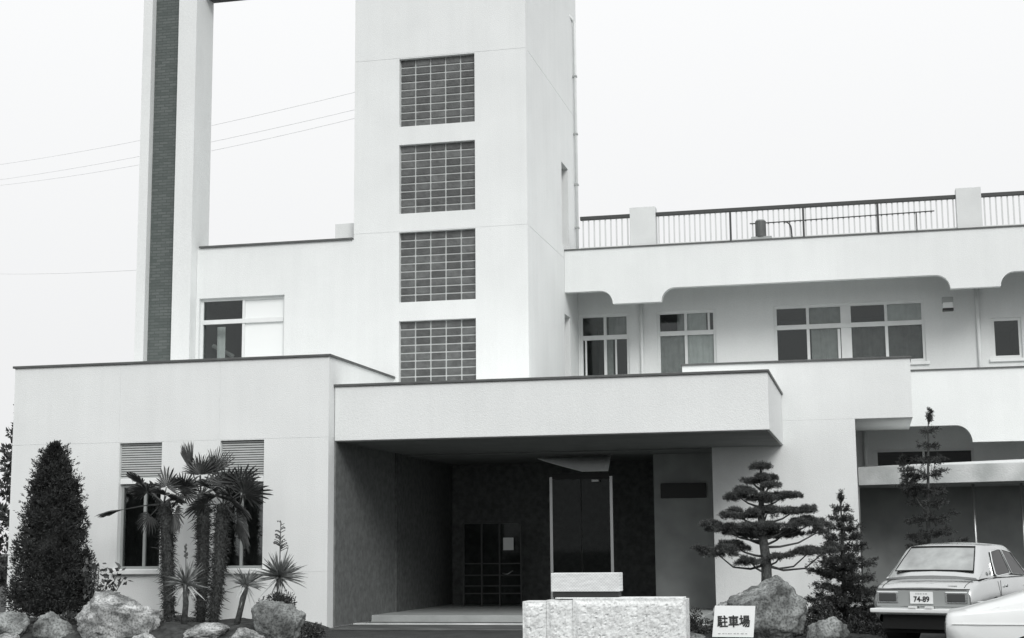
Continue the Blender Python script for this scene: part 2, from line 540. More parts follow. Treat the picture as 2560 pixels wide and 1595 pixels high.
def building():
    S = 'stucco'
    # --- low front wing with two shuttered windows
    wins = [(-14.16, -13.27, 1.13, 3.54), (-12.06, -11.17, 1.13, 3.54)]
    m = wall(MB(), '-y', 27.0, -16.48, -9.88, -0.05, 5.08, wins, (3.552, 1.06), (-14.16 - 0.02, -12.06 - 0.03), t=0.24)
    wall(m, '+x', -9.88, 27.24, 31.0, -0.05, 5.08, (), (3.552,), t=0.24)
    wall(m, '-x', -16.48, 27.24, 31.0, -0.05, 5.08, (), (3.552,), t=0.24)
    m.build('front_wing_wall', S, BL)
    MB().box(-16.24, -10.12, 27.24, 31.0, 4.55, 4.72).build('wing_roof', 'concrete', BL)
    coping(-16.52, -9.84, 26.96, 27.27, 5.08)
    coping(-10.13, -9.84, 27.272, 30.995, 5.08)
    coping(-16.52, -16.22, 27.272, 30.995, 5.08)
    for (a, b, c, d), half in zip(wins, (0.56, 0.45)):
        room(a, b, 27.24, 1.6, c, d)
        zs = 2.80
        q = a + (b - a) * half
        w = window(27.13, a, b, c, zs - 0.06, (q,), (), {(0, 0): ('glass_dark', None, 0), (1, 0): ('glass_dark', None, 0)}, fw=0.05, fm='grey_frame')
        curtain(w, a + 0.03, b - 0.03, 27.33, c, zs, 'curtain_deep')
        # roller shutter: box end bar and single slats
        MB().box(a, b, 27.06, 27.12, zs - 0.05, zs + 0.06).build('shutter_bar', 'white_paint', w, bevel=0.008)
        n = 15
        h = (d - zs - 0.06) / n
        sl = MB().add([(0, 0, 0), (b - a - 0.012, 0, 0), (b - a - 0.012, 0.028, h * 0.5), (0, 0.028, h * 0.5), (0, 0.012, h * 0.93), (b - a - 0.012, 0.012, h * 0.93),
                       (0, 0.06, 0), (b - a - 0.012, 0.06, 0)],
                      [(0, 1, 2, 3), (3, 2, 5, 4), (0, 6, 7, 1)]).mesh('shutter_slat', 'louvre', recalc=False)
        sl2 = MB().box(0, b - a - 0.012, -0.012, 0.012, 0, h * 0.66).mesh('shutter_slat', 'louvre')
        wo = world_origin(BL)
        for k in range(n):
            link('shutter_slat', sl2, w, Vector((a + 0.006, 27.085, zs + 0.062 + k * h)) - wo)
        MB().box(a + 0.003, b - 0.003, 27.103, 27.12, zs + 0.06, d - 0.003).build('shutter_backing', 'dark_panel', w)
        MB().box(a - 0.06, b + 0.06, 26.90, 27.1, c - 0.10, c - 0.004).build('sill', 'white_paint', w, bevel=0.012)
    # --- pier with a brick-tiled recess
    m = MB()
    m.box(-15.82, -15.60, 30.70, 31.6, 4.6, 17.0)
    m.box(-14.94, -14.50, 30.70, 31.6, 4.6, 17.0)
    m.box(-15.60, -14.94, 30.95, 31.6, 4.6, 17.0)
    m.build('pier', S, BL)
    MB().box(-15.598, -14.942, 30.89, 30.948, 4.6, 17.0).build('pier_brick_facing', 'brick_tile', BL)
    # beam that ties the pier to the tower, at the top of the view
    MB().box(-14.49, -10.81, 31.1, 31.58, 14.13, 14.55).build('tie_beam', 'coping', BL)
    # --- upper wall between pier and tower
    uw = (-14.42, -12.40, 5.30, 7.03)
    m = wall(MB(), '-y', 31.0, -14.495, -10.80, 4.55, 8.17, [uw], (), (), t=0.24)
    m.build('upper_wall', S, BL)
    coping(-14.44, -10.82, 30.95, 31.28, 8.17)
    MB().box(-14.4, -10.9, 31.3, 35.5, 7.7, 7.85).build('upper_roof', 'concrete', BL)
    room(uw[0], uw[1], 31.24, 2.2, uw[2], uw[3])
    xm = -13.40
    w = window(31.10, *uw, (xm,), (6.50,), {(0, 0): ('glass', None, 0), (0, 1): ('glass', None, 0), (1, 0): ('white_panel', None, 0), (1, 1): ('white_panel', None, 0)}, fw=0.06)
    curtain(w, -14.20, -14.0, 31.5, 5.3, 6.45, 'curtain_pale')
    MB().tube([(-14.35, 31.6, 6.05), (-13.9, 31.75, 5.8)], 0.05, 6).build('folded_drape', 'curtain_dim', w)
    # small service box on the upper roof
    MB().box(-11.36, -10.815, 31.35, 32.2, 7.85, 8.63).build('roof_service_box', 'stucco_wing', BL, bevel=0.01)
    # --- stair tower
    tx0, tx1, ty, tyb = -10.80, -6.90, 31.0, 36.75
    zb = [10.64, 8.685, 6.73, 4.775]
    holes = [(-9.765, -8.05, z, z + 1.545) for z in zb]
    m = wall(MB(), '-y', ty, tx0, tx1, 4.0, 17.0, holes, (12.205, 8.29), (), t=0.2)
    slots = [(34.80, 35.60, 8.60, 10.62), (34.93, 35.62, 4.80, 6.95)]
    wall(m, '+x', tx1, ty + 0.2, tyb, 4.0, 17.0, slots, (12.205, 8.29), (), t=0.2)
    wall(m, '-x', tx0, ty + 0.2, tyb, 4.0, 17.0, (), (12.205,), (), t=0.2)
    wall(m, '-y', tyb, tx0, tx1, 4.0, 17.0, (), (), (), t=0.2)
    m.build('tower_wall', S, BL)
    MB().box(tx0 - 0.05, tx1 + 0.05, ty - 0.05, tyb + 0.25, 17.0, 17.15).build('tower_roof', 'concrete', BL)
    for (a, b, c, d) in slots:
        MB().box(tx1 - 0.175, tx1 - 0.165, a, b, c, d).build('slot_window', 'dark_panel', BL)
    wo = world_origin(BL)
    bw, bh = 1.715 / 5, 1.545 / 9
    g = 0.015
    bm_ = bmesh.new()
    bmesh.ops.create_cube(bm_, size=1.0)
    for v in bm_.verts:
        v.co.x *= bw - 2 * g; v.co.z *= bh - 2 * g; v.co.y *= 0.06
    bmesh.ops.bevel(bm_, geom=[e for e in bm_.edges], offset=0.008, segments=1, affect='EDGES')
    bme = bpy.data.meshes.new('glass_block'); bm_.to_mesh(bme); bm_.free()
    bme.materials.append(M['glass_block'])
    for (a, b, c, d) in holes:
        gw_ = MB().box(a + 0.002, b - 0.002, ty + 0.118, ty + 0.18, c + 0.002, d - 0.002).build('glass_block_window', 'mortar', BL)
        for i in range(5):
            for j in range(9):
                link('glass_block', bme, gw_, Vector((a + (i + 0.5) * bw, ty + 0.130, c + (j + 0.5) * bh)) - wo)
    # tower downpipe with brackets and a hook at its head
    p = MB().tube([(tx1 + 0.06, 36.42, 8.5), (tx1 + 0.06, 36.42, 14.62), (tx1 + 0.02, 36.36, 14.70), (tx1 - 0.02, 36.1, 14.72)], 0.035, 8).build('downpipe', 'white_paint', BL, smooth=True)
    for z in (9.3, 10.4, 11.7, 13.2):
        MB().box(tx1 - 0.01, tx1 + 0.11, 36.37, 36.47, z, z + 0.04).build('bracket', 'grey_frame', p)
    MB().box(-10.88, -10.79, 31.6, 31.75, 11.72, 11.80).build('wire_hook', 'coping', BL)
    # --- entrance canopy
    cx0, cx1, cy0, cy1 = -9.87, -1.72, 27.30, 31.60
    m = MB().box(cx0, cx1, cy0, cy1 - 0.003, 3.50, 4.53)
    m.build('porch_canopy', S, BL, bevel=0.012)
    MB().box(cx0 + 0.02, cx1 - 0.05, cy0 + 0.03, cy1 - 0.01, 3.484, 3.499).build('soffit_shade_sheet', 'soffit_grey', BL)  # added dark sheet that colours the canopy's underside as shade
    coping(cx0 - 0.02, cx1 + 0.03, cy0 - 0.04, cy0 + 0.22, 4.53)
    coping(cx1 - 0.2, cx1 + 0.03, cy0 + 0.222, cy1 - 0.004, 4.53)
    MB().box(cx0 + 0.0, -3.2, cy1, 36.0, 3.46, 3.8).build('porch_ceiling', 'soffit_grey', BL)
    # --- screen wall beside the porch with its overhanging upper block
    m = wall(MB(), '-y', 31.6, -3.18, -0.27, -0.05, 3.998, (), (), (), t=0.22)
    m.build('screen_wall', S, BL)
    MB().box(-3.75, 0.87, 31.6, 34.995, 4.0, 5.20).build('overhang_block', S, BL)
    coping(-3.78, 0.90, 31.56, 31.85, 5.20, 0.04)
    coping(0.62, 0.90, 31.852, 34.99, 5.20, 0.04)
    # porch recess: side return, tiled wall, dark glazed back
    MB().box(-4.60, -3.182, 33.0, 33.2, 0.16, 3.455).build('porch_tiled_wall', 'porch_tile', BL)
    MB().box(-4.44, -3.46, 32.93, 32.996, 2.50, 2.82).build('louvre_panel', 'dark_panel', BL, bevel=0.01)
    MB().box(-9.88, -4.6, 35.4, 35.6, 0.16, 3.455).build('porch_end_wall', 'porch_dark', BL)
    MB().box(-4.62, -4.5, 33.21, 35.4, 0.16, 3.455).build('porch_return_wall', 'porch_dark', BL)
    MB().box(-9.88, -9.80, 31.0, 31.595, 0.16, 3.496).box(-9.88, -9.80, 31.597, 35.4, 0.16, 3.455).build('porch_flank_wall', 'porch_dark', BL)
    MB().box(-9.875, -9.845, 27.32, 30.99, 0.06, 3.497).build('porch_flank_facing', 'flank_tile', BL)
    # glazed entrance screen with bars
    m = MB()
    for x in (-9.15, -8.72, -8.30, -7.80): m.box(x - 0.014, x + 0.014, 33.98, 34.02, 0.16, 2.05)
    for z in (0.45, 0.62, 0.86, 1.12, 2.04): m.box(-9.15, -7.80, 33.985, 34.015, z - 0.012, z + 0.012)
    e = m.build('entrance_screen', 'bar_dark', BL)
    for a, b in ((-9.15, -8.72), (-8.72, -8.30), (-8.30, -7.80)):
        MB().box(a + 0.02, b - 0.02, 34.03, 34.036, 0.2, 2.02).build('pane', 'glass_porch', e)
    MB().box(-8.20, -7.96, 33.94, 33.95, 1.42, 1.70).build('notice_paper', 'paper', e)
    MB().tube([(-8.22, 33.93, 0.90), (-8.1, 33.90, 0.88), (-7.97, 33.93, 0.96)], 0.014, 6).build('door_handle', 'alu', e, smooth=True)
    # aluminium vestibule
    m = MB()
    for x in (-6.77, -5.45): m.box(x - 0.03, x + 0.03, 32.47, 32.53, 0.16, 2.98)
    v = m.build('vestibule_frame', 'alu', BL)
    MB().box(-6.74, -5.48, 32.48, 32.52, 2.93, 3.05).build('lintel', 'dark_panel', v)
    for a, b in ((-6.74, -6.12), (-6.10, -5.48)):
        MB().box(a, b, 32.49, 32.497, 0.18, 2.92).build('door_pane', 'glass_porch', v)
    # white curved sheet above it, shaped as a reflection in the transom glass
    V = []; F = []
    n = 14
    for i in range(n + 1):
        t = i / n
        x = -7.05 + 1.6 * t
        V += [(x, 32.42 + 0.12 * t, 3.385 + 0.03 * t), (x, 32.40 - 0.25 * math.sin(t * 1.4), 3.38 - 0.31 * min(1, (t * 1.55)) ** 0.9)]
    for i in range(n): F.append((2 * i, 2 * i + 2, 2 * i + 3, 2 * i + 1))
    sh = MB().add(V, F).build('transom_reflection', 'white_paint', BL, smooth=True, recalc=False)
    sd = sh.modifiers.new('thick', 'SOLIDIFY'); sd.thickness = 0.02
    MB().box(-5.84, -5.70, 32.3, 32.42, 2.86, 2.90).build('ceiling_lamp', 'paper', BL)
    # --- two-storey wing: window wall
    Yw, x1 = 36.65, 7.0
    K = Yw / 36.2                                   # the measured openings were read on a plane at 36.2 m
    kx = lambda x: x * K
    kz = lambda z: 1.45 + (z - 1.45) * K
    W = [(-6.78, -5.56, 4.75, 7.09), (-4.88, -3.46, 4.75, 7.09), (-2.09, 1.37, 5.66, 7.10), (2.84, 3.50, 5.66, 6.60), (0.12, 2.30, 1.9, 3.63), (4.6, 6.0, 5.66, 7.1)]
    W = [(max(-6.86, kx(a)), kx(b), kz(c), kz(d)) for a, b, c, d in W]
    m = wall(MB(), '-y', Yw, -6.895, x1, -0.05, 8.40, W, (), (), t=0.2)
    m.build('wing_wall', 'stucco_wing', BL)
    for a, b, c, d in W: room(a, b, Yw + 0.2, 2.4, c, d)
    gl = 'glass'
    yf = Yw + 0.05
    a, b, c, d = W[0]
    window(yf, a, b, c, d, (kx(-6.16),), (kz(6.52),), {(0, 1): (gl, None, 0), (1, 1): (gl, 'curtain_dim', (0.1, 1)), (0, 0): (gl, None, 0), (1, 0): (gl, 'curtain_dim', (0, 0.28))}, extra=((kx(-5.92), kx(-5.88), c, kz(6.47)), (kx(-6.66), kx(-6.62), c, kz(6.47))))
    a, b, c, d = W[1]
    window(yf, a, b, c, d, (kx(-4.19),), (kz(6.55),), {(0, 1): (gl, 'curtain_dim', (0.7, 1)), (1, 1): (gl, 'curtain_mid', (0, 0.68)), (0, 0): (gl, 'curtain_dim', (0, 1)), (1, 0): (gl, 'curtain_mid', (0, 1))}, extra=((kx(-3.66), kx(-3.61), kz(6.6), d),))
    a, b, c, d = W[2]
    window(yf, a, b, c, d, (kx(-1.30), kx(-0.42), kx(0.50)), (kz(6.58),), {(0, 1): (gl, None, 0), (1, 1): (gl, 'curtain_dim', (0, 1)), (2, 1): (gl, None, 0), (3, 1): (gl, 'curtain_mid', (0, 1)),
           (0, 0): (gl, None, 0), (1, 0): (gl, 'curtain_dim', (0.05, 0.85)), (2, 0): (gl, 'curtain_deep', (0.0, 1)), (3, 0): (gl, 'curtain_deep', (0, 1))}, sill=True,
           extra=((kx(-0.54), kx(-0.30), c, d), (kx(-0.62), kx(-0.56), c, kz(6.5))))
    a, b, c, d = W[3]
    window(yf, a, b, c, d, (), (), {(0, 0): (gl, None, 0)}, sill=True)
    a, b, c, d = W[4]
    window(yf, a, b, c, d, (kx(1.2),), (), {(0, 0): ('glass_porch', None, 0), (1, 0): ('glass_porch', None, 0)}, fw=0.05)
    a, b, c, d = W[5]
    window(yf, a, b, c, d, (5.3,), (), {(0, 0): (gl, None, 0), (1, 0): (gl, None, 0)})
    # --- balcony bands with arched undersides, extruded back to the window wall
    def arc(xa, za, xb, zb, down):
        """quarter ellipse from (xa,za) to (xb,zb)"""
        out = []
        for k in range(1, 9):
            t = k / 8 * math.pi / 2
            if down: out.append((xa + (xb - xa) * math.sin(t), za + (zb - za) * (1 - math.cos(t))))
            else: out.append((xa + (xb - xa) * (1 - math.cos(t)), za + (zb - za) * math.sin(t)))
        return out
    yb = 35.0
    hi, lo = 7.465, 7.14
    bot = [(-6.897, hi), (-6.05, hi)] + arc(-6.05, hi, -5.75, lo, True) + [(-4.60, lo)] + arc(-4.60, lo, -4.28, hi, False) + [(1.60, hi)] + arc(1.60, hi, 1.92, lo, True) + [(3.0, lo)] + arc(3.0, lo, 3.32, hi, False) + [(x1, hi)]
    poly = bot + [(x1, 8.47), (-6.897, 8.47)]
    MB().prism_y(poly, yb, yb + 0.18).build('balcony_band', 'stucco_wing', BL)
    MB().box(-6.89, x1, yb + 0.182, Yw - 0.002, 7.98, 8.36).build('balcony_soffit', 'balcony_shade_grey', BL)
    MB().box(-6.897, x1, yb - 0.03, yb + 0.2, 8.47, 8.50).build('coping', 'coping', BL)
    hi, lo = 4.07, 3.69
    bot = [(-3.1, hi), (1.88, hi)] + arc(1.88, hi, 2.22, lo, True) + [(x1, lo)]
    poly = bot + [(x1, 5.30), (-3.1, 5.30)]
    MB().prism_y(poly, yb + 0.002, yb + 0.2).build('balcony_band', 'stucco_wing', BL)
    MB().box(-6.897, x1, yb + 0.2, Yw - 0.002, 4.2, 4.45).build('balcony_floor', 'stucco_wing', BL)
    MB().box(0.91, x1, yb - 0.03, yb + 0.22, 5.30, 5.335).build('coping', 'coping', BL)
    MB().box(-6.89, x1, Yw + 0.2, 44.0, 8.2, 8.39).build('wing_roof', 'concrete', BL)
    for x, z0, z1 in ((kx(-5.25), 4.5, 7.9), (kx(2.55), 4.5, 7.9), (kx(-0.10), 0, 4.19)):
        MB().tube([(x, Yw - 0.05, z0), (x, Yw - 0.05, z1)], 0.04, 8).build('downpipe', 'white_paint', BL, smooth=True)
    # square lamp under the balcony
    l = MB().box(1.77, 2.02, 35.95, 36.2, 6.98, 7.10).box(1.86, 1.93, 36.2, Yw - 0.002, 7.02, 7.07).build('wall_lamp', 'grey_frame', BL, bevel=0.01)
    MB().add([(1.79, 35.93, 6.84), (2.0, 35.93, 6.84), (2.0, 36.16, 6.84), (1.79, 36.16, 6.84), (1.79, 35.97, 6.978), (2.0, 35.97, 6.978), (2.0, 36.16, 6.978), (1.79, 36.16, 6.978)],
             [(0, 1, 2, 3), (4, 7, 6, 5), (0, 4, 5, 1), (1, 5, 6, 2), (2, 6, 7, 3), (3, 7, 4, 0)]).build('lamp_shade', 'white_paint', l)
    MB().box(1.775, 2.015, 35.92, 36.17, 6.79, 6.837).build('lamp_base', 'dark_panel', l)
    # --- roof railing between masonry posts
    pk = MB().box(-0.018, 0.018, -0.008, 0.008, 0, 0.70).mesh('picket', 'picket')
    for a, b in ((-5.31, -4.70), (2.14, 2.69)):
        MB().box(a, b, yb + 0.02, yb + 0.35, 8.50, 9.44).build('parapet_post', 'post_paint', BL, bevel=0.012)
    for a, b, posts in ((-6.52, -5.312, ()), (-4.698, 2.138, (-2.95, -1.27, 0.41)), (2.692, 6.95, (4.6,))):
        r = MB().box(a, b, yb + 0.08, yb + 0.17, 9.21, 9.30).build('railing', 'rail', BL, bevel=0.01)
        MB().box(a, b, yb + 0.10, yb + 0.15, 8.52, 8.545).build('bottom_rail', 'picket', r)
        n = int((b - a) / 0.122)
        for k in range(n):
            x = a + (k + 0.5) * (b - a) / n
            if any(abs(x - q) < 0.03 for q in posts): continue
            link('picket', pk, r, Vector((x, yb + 0.125, 8.51)) - wo)
        for q in posts:
            MB().box(q - 0.022, q + 0.022, yb + 0.09, yb + 0.16, 8.50, 9.208).build('railing_post', 'rail', r)
building()

# things on and around the roof
def roof_things():
    t = empty('vent_pipe', (-2.25, 35.1, 8.5), 'short dark vent pipe standing on the balcony roof edge before the railing', 'vent')
    MB().tube([(-2.25, 35.06, 8.56), (-2.25, 35.06, 8.93)], 0.125, 16).build('pipe', 'coping', t, smooth=False)
    MB().box(-2.47, -2.0, 34.97, 35.19, 8.501, 8.56).build('base_plate', 'grey_frame', t)
    MB().tube([(-2.25, 35.06, 8.93), (-2.25, 35.06, 8.96)], 0.10, 16).build('cap', 'grey_frame', t)
    t = empty('roof_conduit', (0, 35.1, 8.5), 'thin horizontal conduit pipe on supports along the roof railing', 'pipe')
    MB().tube([(-2.5, 35.1, 8.90), (-2.3, 35.1, 8.895), (1.66, 35.1, 8.955)], 0.014, 6).build('pipe', 'rail', t)
    pts = [(-1.72 + 0.17 * math.sin(a), 35.09, 8.72 + 0.18 * math.cos(a)) for a in [k / 8 * math.pi / 2 for k in range(9)]] + [(-1.54, 35.09, 8.50)]
    MB().tube(pts, 0.018, 6).build('bent_end', 'rail', t, smooth=True)
    MB().tube([(1.26, 35.1, 8.50), (1.26, 35.1, 8.95)], 0.014, 6).build('support', 'rail', t)
    # overhead wires running from the tower to the left
    ends = [((-10.86, 31.68, 11.76), (-28.4, 45, 14.65), 0.35, 'uppermost thin overhead wire running left from the tower hook'),
            ((-10.82, 32.4, 11.62), (-28.35, 45, 14.12), 0.35, 'middle thin overhead wire between tower and the left sky'),
            ((-10.82, 32.9, 11.60), (-28.35, 45, 13.98), 0.5, 'lowest of the three wires slanting left from the tower'),
            ((-15.86, 31.5, 7.86), (-28.2, 45, 10.77), 0.1, 'level thin wire in the sky left of the brick pier')]
    for a, b, sag, lab in ends:
        a, b = Vector(a), Vector(b)
        b = b + (b - a) * 0.25
        pts = []
        for k in range(17):
            s = k / 16
            p = a.lerp(b, s); p.z -= sag * 4 * s * (1 - s) * 0.6
            pts.append(p)
        o = MB().tube(pts, 0.0045, 5).build('overhead_wire', 'wire')
        tag(o, lab, 'wire', 'overhead wires left of the tower')
roof_things()

def carport():
    t = empty('carport', (2.0, 33.0, 0), 'concrete carport roof on thin posts beside the screen wall', 'carport')
    # front edge runs slightly towards the street
    f0, f1 = (-0.26, 32.62), (6.5, 30.85)
    b0, b1 = (-0.26, 34.9), (6.5, 34.9)
    zt, zu = 3.06, 2.69
    m = MB()
    m.add([(f0[0], f0[1], zu), (f1[0], f1[1], zu), (b1[0], b1[1], zu), (b0[0], b0[1], zu), (f0[0], f0[1], zt), (f1[0], f1[1], zt), (b1[0], b1[1], zt), (b0[0], b0[1], zt)],
          [(0, 1, 2, 3), (0, 4, 5, 1), (1, 5, 6, 2), (2, 6, 7, 3), (3, 7, 4, 0), (4, 7, 6, 5)])
    m.build('roof_slab', 'concrete', t, bevel=0.01)
    e = 0.012
    m = MB()
    m.add([(f0[0] + e, f0[1] + e + 0.02, zt + 0.003), (f1[0], f1[1] + e + 0.02, zt + 0.003), (b1[0], b1[1] - e, zt + 0.31), (b0[0] + e, b0[1] - e, zt + 0.13), (b1[0], b1[1] - e, zt + 0.003), (b0[0] + e, b0[1] - e, zt + 0.003)],
          [(0, 1, 2, 3), (0, 5, 4, 1), (1, 4, 2), (0, 3, 5), (3, 2, 4, 5)])
    m.build('roof_sheet', 'concrete_lit', t)  # paler copy of the slab's concrete, standing for light on the sloping top
    for x, y in ((2.05, 33.0), (3.0, 33.0), (5.0, 33.0)):
        MB().tube([(x, y, 0), (x, y, zu)], 0.03, 8).build('post', 'alu', t, smooth=True)
    MB().box(-0.26, 6.5, 34.4, 34.55, 0, zu - 0.002).build('rear_panel', 'carport_shade', t)  # added dark sheet that stands for the shade under the roof
mat('carport_shade', 0.27, 0.9, var=0.12, scale=2.2)  # carport shade put into the base colour
carport()

# ------------------------------------------------------------------ vegetation helpers
def lerp_tab(tab, x):
    for (xa, *a), (xb, *b) in zip(tab, tab[1:]):
        if x <= xb:
            s = (x - xa) / (xb - xa)
            return [p + (q - p) * s for p, q in zip(a, b)]
    return list(tab[-1][1:])

def unit(a):
    return a / np.maximum(np.linalg.norm(a, axis=1, keepdims=True), 1e-9)

def leaf_cloud(P, D, L, Wd, rng, droop=0.0):
    """one small rhombic leaf per point: P base, D direction, L length, Wd width"""
    n = len(P)
    R = rng.normal(size=(n, 3))
    S = unit(np.cross(D, R))
    L = np.broadcast_to(np.asarray(L, dtype=float), (n,))[:, None]
    Wd = np.broadcast_to(np.asarray(Wd, dtype=float), (n,))[:, None]
    mid = P + D * L * 0.45
    tip = P + D * L - np.array([0, 0, 1.0]) * droop * L
    V = np.stack([P, mid + S * Wd / 2, tip, mid - S * Wd / 2], axis=1).reshape(-1, 3)
    F = np.arange(4 * n).reshape(-1, 4)
    return V, F

def join(parts):
    V = []; F = []; b = 0
    for v, f in parts:
        V.append(v); F.append(f + b); b += len(v)
    return np.concatenate(V), np.concatenate(F)

def clumps(centers, radii, n, rng, flat=1.0, up=0.35, L=0.08, Wd=0.03, axis=None):
    """leaf clumps: shell-biased points round each centre, leaves turned outward and up"""
    parts = []
    for c, r in zip(centers, radii):
        q = unit(rng.normal(size=(n, 3)))
        rad = r * rng.uniform(0.35, 1.0, (n, 1)) ** 0.6
        P = np.array(c) + q * rad * np.array([1, 1, flat])
        D = q + rng.normal(size=(n, 3)) * 0.45 + np.array([0, 0, up])
        if axis is not None: D = D + (np.array(c) - axis)[None, :] * np.array([1, 1, 0]) * 0.8
        D = unit(D)
        parts.append(leaf_cloud(P, D, L * rng.uniform(0.6, 1.3, n), Wd * rng.uniform(0.7, 1.2, n), rng))
    return join(parts)

# ------------------------------------------------------------------ trees and shrubs
def juniper():
    rng = np.random.default_rng(4)
    bx, by = -14.52, 25.3
    t = empty('conical_conifer', (bx, by, 0.2), 'dense dark conical evergreen at the left end of the front wing', 'tree')
    MB().tube([(bx, by, 0.1), (bx - 0.03, by, 1.4), (bx - 0.05, by, 3.0)], [0.09, 0.06, 0.02], 8).build('trunk', 'bark', t, smooth=True)
    C = []; R = []
    for k in range(900):
        h = rng.uniform(0, 1) ** 1.15
        z = 0.42 + 2.95 * h
        prof = lerp_tab([(0.0, 0.62), (0.12, 0.74), (0.3, 0.60), (0.55, 0.48), (0.79, 0.34), (0.93, 0.15), (1.0, 0.02)], h)[0]
        a = rng.uniform(0, 2 * math.pi)
        rr = prof * rng.uniform(0.55, 1.04) * (1 + 0.22 * noise.noise(Vector((math.cos(a) * 1.7, math.sin(a) * 1.7, h * 7))))
        if rng.uniform() < 0.2: rr *= 1.14
        C.append((bx - 0.05 * h + rr * math.cos(a), by + rr * math.sin(a) * 0.85, z))
        R.append(rng.uniform(0.08, 0.17) * (1 - 0.45 * h))
    V, F = clumps(C, R, 64, rng, flat=1.3, up=0.7, L=0.066, Wd=0.022, axis=np.array([bx, by, 1.5]))
    zz = [0.35, 0.6, 1.2, 1.9, 2.6, 3.1]
    MB().tube([(bx - 0.05 * (z - 0.42) / 2.95, by, z) for z in zz], [0.30, 0.42, 0.34, 0.26, 0.15, 0.03], 14).build('inner_crown', 'juniper', t, smooth=True)
    # loose sprays that break the outline
    n = 420
    h = rng.uniform(0.02, 1.0, n); a = rng.uniform(0, 2 * math.pi, n)
    pr = np.array([lerp_tab([(0.0, 0.68), (0.12, 0.82), (0.3, 0.68), (0.55, 0.56), (0.79, 0.41), (0.93, 0.22), (1.0, 0.05)], q)[0] for q in h])
    out = np.stack([np.cos(a), np.sin(a) * 0.85, np.full(n, 0.9)], axis=1)
    parts = [(V, F)]
    for k in range(n):
        c0 = np.array([bx - 0.05 * h[k] + pr[k] * math.cos(a[k]) * rng.uniform(0.85, 1.0), by + pr[k] * math.sin(a[k]) * 0.85, 0.42 + 2.95 * h[k]])
        d = unit((out[k] + rng.normal(size=3) * 0.3)[None])[0]
        ln = rng.uniform(0.08, 0.2)
        m_ = 16
        s_ = rng.uniform(0, 1, m_)
        P = c0 + d * (s_ * ln)[:, None] + rng.normal(size=(m_, 3)) * 0.008
        parts.append(leaf_cloud(P, unit(d + rng.normal(size=(m_, 3)) * 0.5), 0.05, 0.016, rng))
    V, F = join(parts)
    np_mesh('crown', V, F, 'juniper', t, off=t.location)
juniper()

def fan_leaf(base, hub, R, seed, spread=1.9, fold=0.35, nseg=26, roll=0.0, droop=0.25):
    """palmate leaf: petiole from base to hub, then a pleated fan of split segments"""
    rng = np.random.default_rng(seed)
    base, hub = np.array(base, float), np.array(hub, float)
    ax = hub - base; ax /= np.linalg.norm(ax)
    side = np.cross(ax, [0, 1.0, 0.25]); 
    if np.linalg.norm(side) < 0.2: side = np.cross(ax, [1.0, 0, 0.2])
    side /= np.linalg.norm(side)
    nor = np.cross(side, ax)
    c, s = math.cos(roll), math.sin(roll)
    side, nor = c * side + s * nor, -s * side + c * nor
    m = MB()
    mid = (base + hub) / 2 + np.array([0, 0, 0.02])
    m.tube([base, mid, hub], [0.016, 0.012, 0.009], 5)
    for k in range(nseg):
        a = spread * (2 * (k + 0.5) / nseg - 1)
        da = spread / nseg
        rl = R * (0.78 + 0.22 * math.cos(a * 0.75)) * rng.uniform(0.9, 1.06)
        def P(ang, r, lift):
            d = math.cos(ang) * ax + math.sin(ang) * side
            drop = droop * (r / R) ** 2.2 * R * 0.55
            return hub + d * r + nor * (lift + fold * r * abs(math.sin(ang)) * 0.45) - np.array([0, 0, drop])
        pl = 0.012 if k % 2 else -0.012
        r1 = rl * 0.55
        tipd = rng.normal(0, 0.03)
        v = [P(a - da, 0.02, 0), P(a + da, 0.02, 0), P(a - da * 0.92, r1, pl), P(a + da * 0.92, r1, -pl), P(a - da * 0.35, rl * 0.85, pl), P(a + da * 0.35, rl * 0.85, -pl), P(a + tipd, rl, 0)]
        m.add(v, [(0, 1, 3, 2), (2, 3, 5, 4), (4, 5, 6)])
    return m

def palm(name_label, base, crown, tr, leaves, seed, skirt=26):
    rng = np.random.default_rng(seed)
    base, crown = Vector(base), Vector(crown)
    t = empty('windmill_palm', base, name_label, 'palm', 'fan palms before the front wing')
    # shaggy trunk
    pts = []; rad = []
    for k in range(9):
        s = k / 8
        p = base.lerp(crown, s); p.x += 0.04 * math.sin(s * 3 + seed)
        pts.append(p); rad.append(tr * (0.75 + 0.45 * s - 0.35 * max(0, s - 0.85) / 0.15))
    pts[0] = pts[0] - Vector((0, 0, 0.15))
    trunk = MB().tube(pts, rad, 12).build('trunk', 'palm_fibre', t, smooth=True)
    n = 2600
    s = rng.uniform(0.0, 1.0, n); a = rng.uniform(0, 2 * math.pi, n)
    bc = np.array(base); cc = np.array(crown)
    ctr = bc + (cc - bc) * s[:, None]; ctr[:, 0] += 0.04 * np.sin(s * 3 + seed)
    rr = tr * (0.7 + 0.4 * s)
    out = np.stack([np.cos(a), np.sin(a), np.zeros(n)], axis=1)
    P = ctr + out * (rr * rng.uniform(0.8, 1.1, n))[:, None]
    D = unit(out * rng.uniform(0.3, 1.1, (n, 1)) + rng.normal(size=(n, 3)) * 0.4 + np.array([0, 0, -0.55]) * np.where(rng.uniform(size=n) < 0.75, 1, -0.8)[:, None])
    V, F = leaf_cloud(P, D, rng.uniform(0.04, 0.13, n) * np.where(rng.uniform(size=n) < 0.12, 2.0, 1.0), rng.uniform(0.008, 0.022, n), rng)
    np_mesh('trunk_fibre', V, F, 'palm_fibre', trunk, off=t.location)
    for i, lf in enumerate(leaves):
        hub, R, kw = lf
        fan_leaf(crown + Vector((0, 0, -0.05)), Vector(hub), R * 0.92, seed * 50 + i, **kw).build('frond', 'palm_leaf', t, recalc=False)
    return t

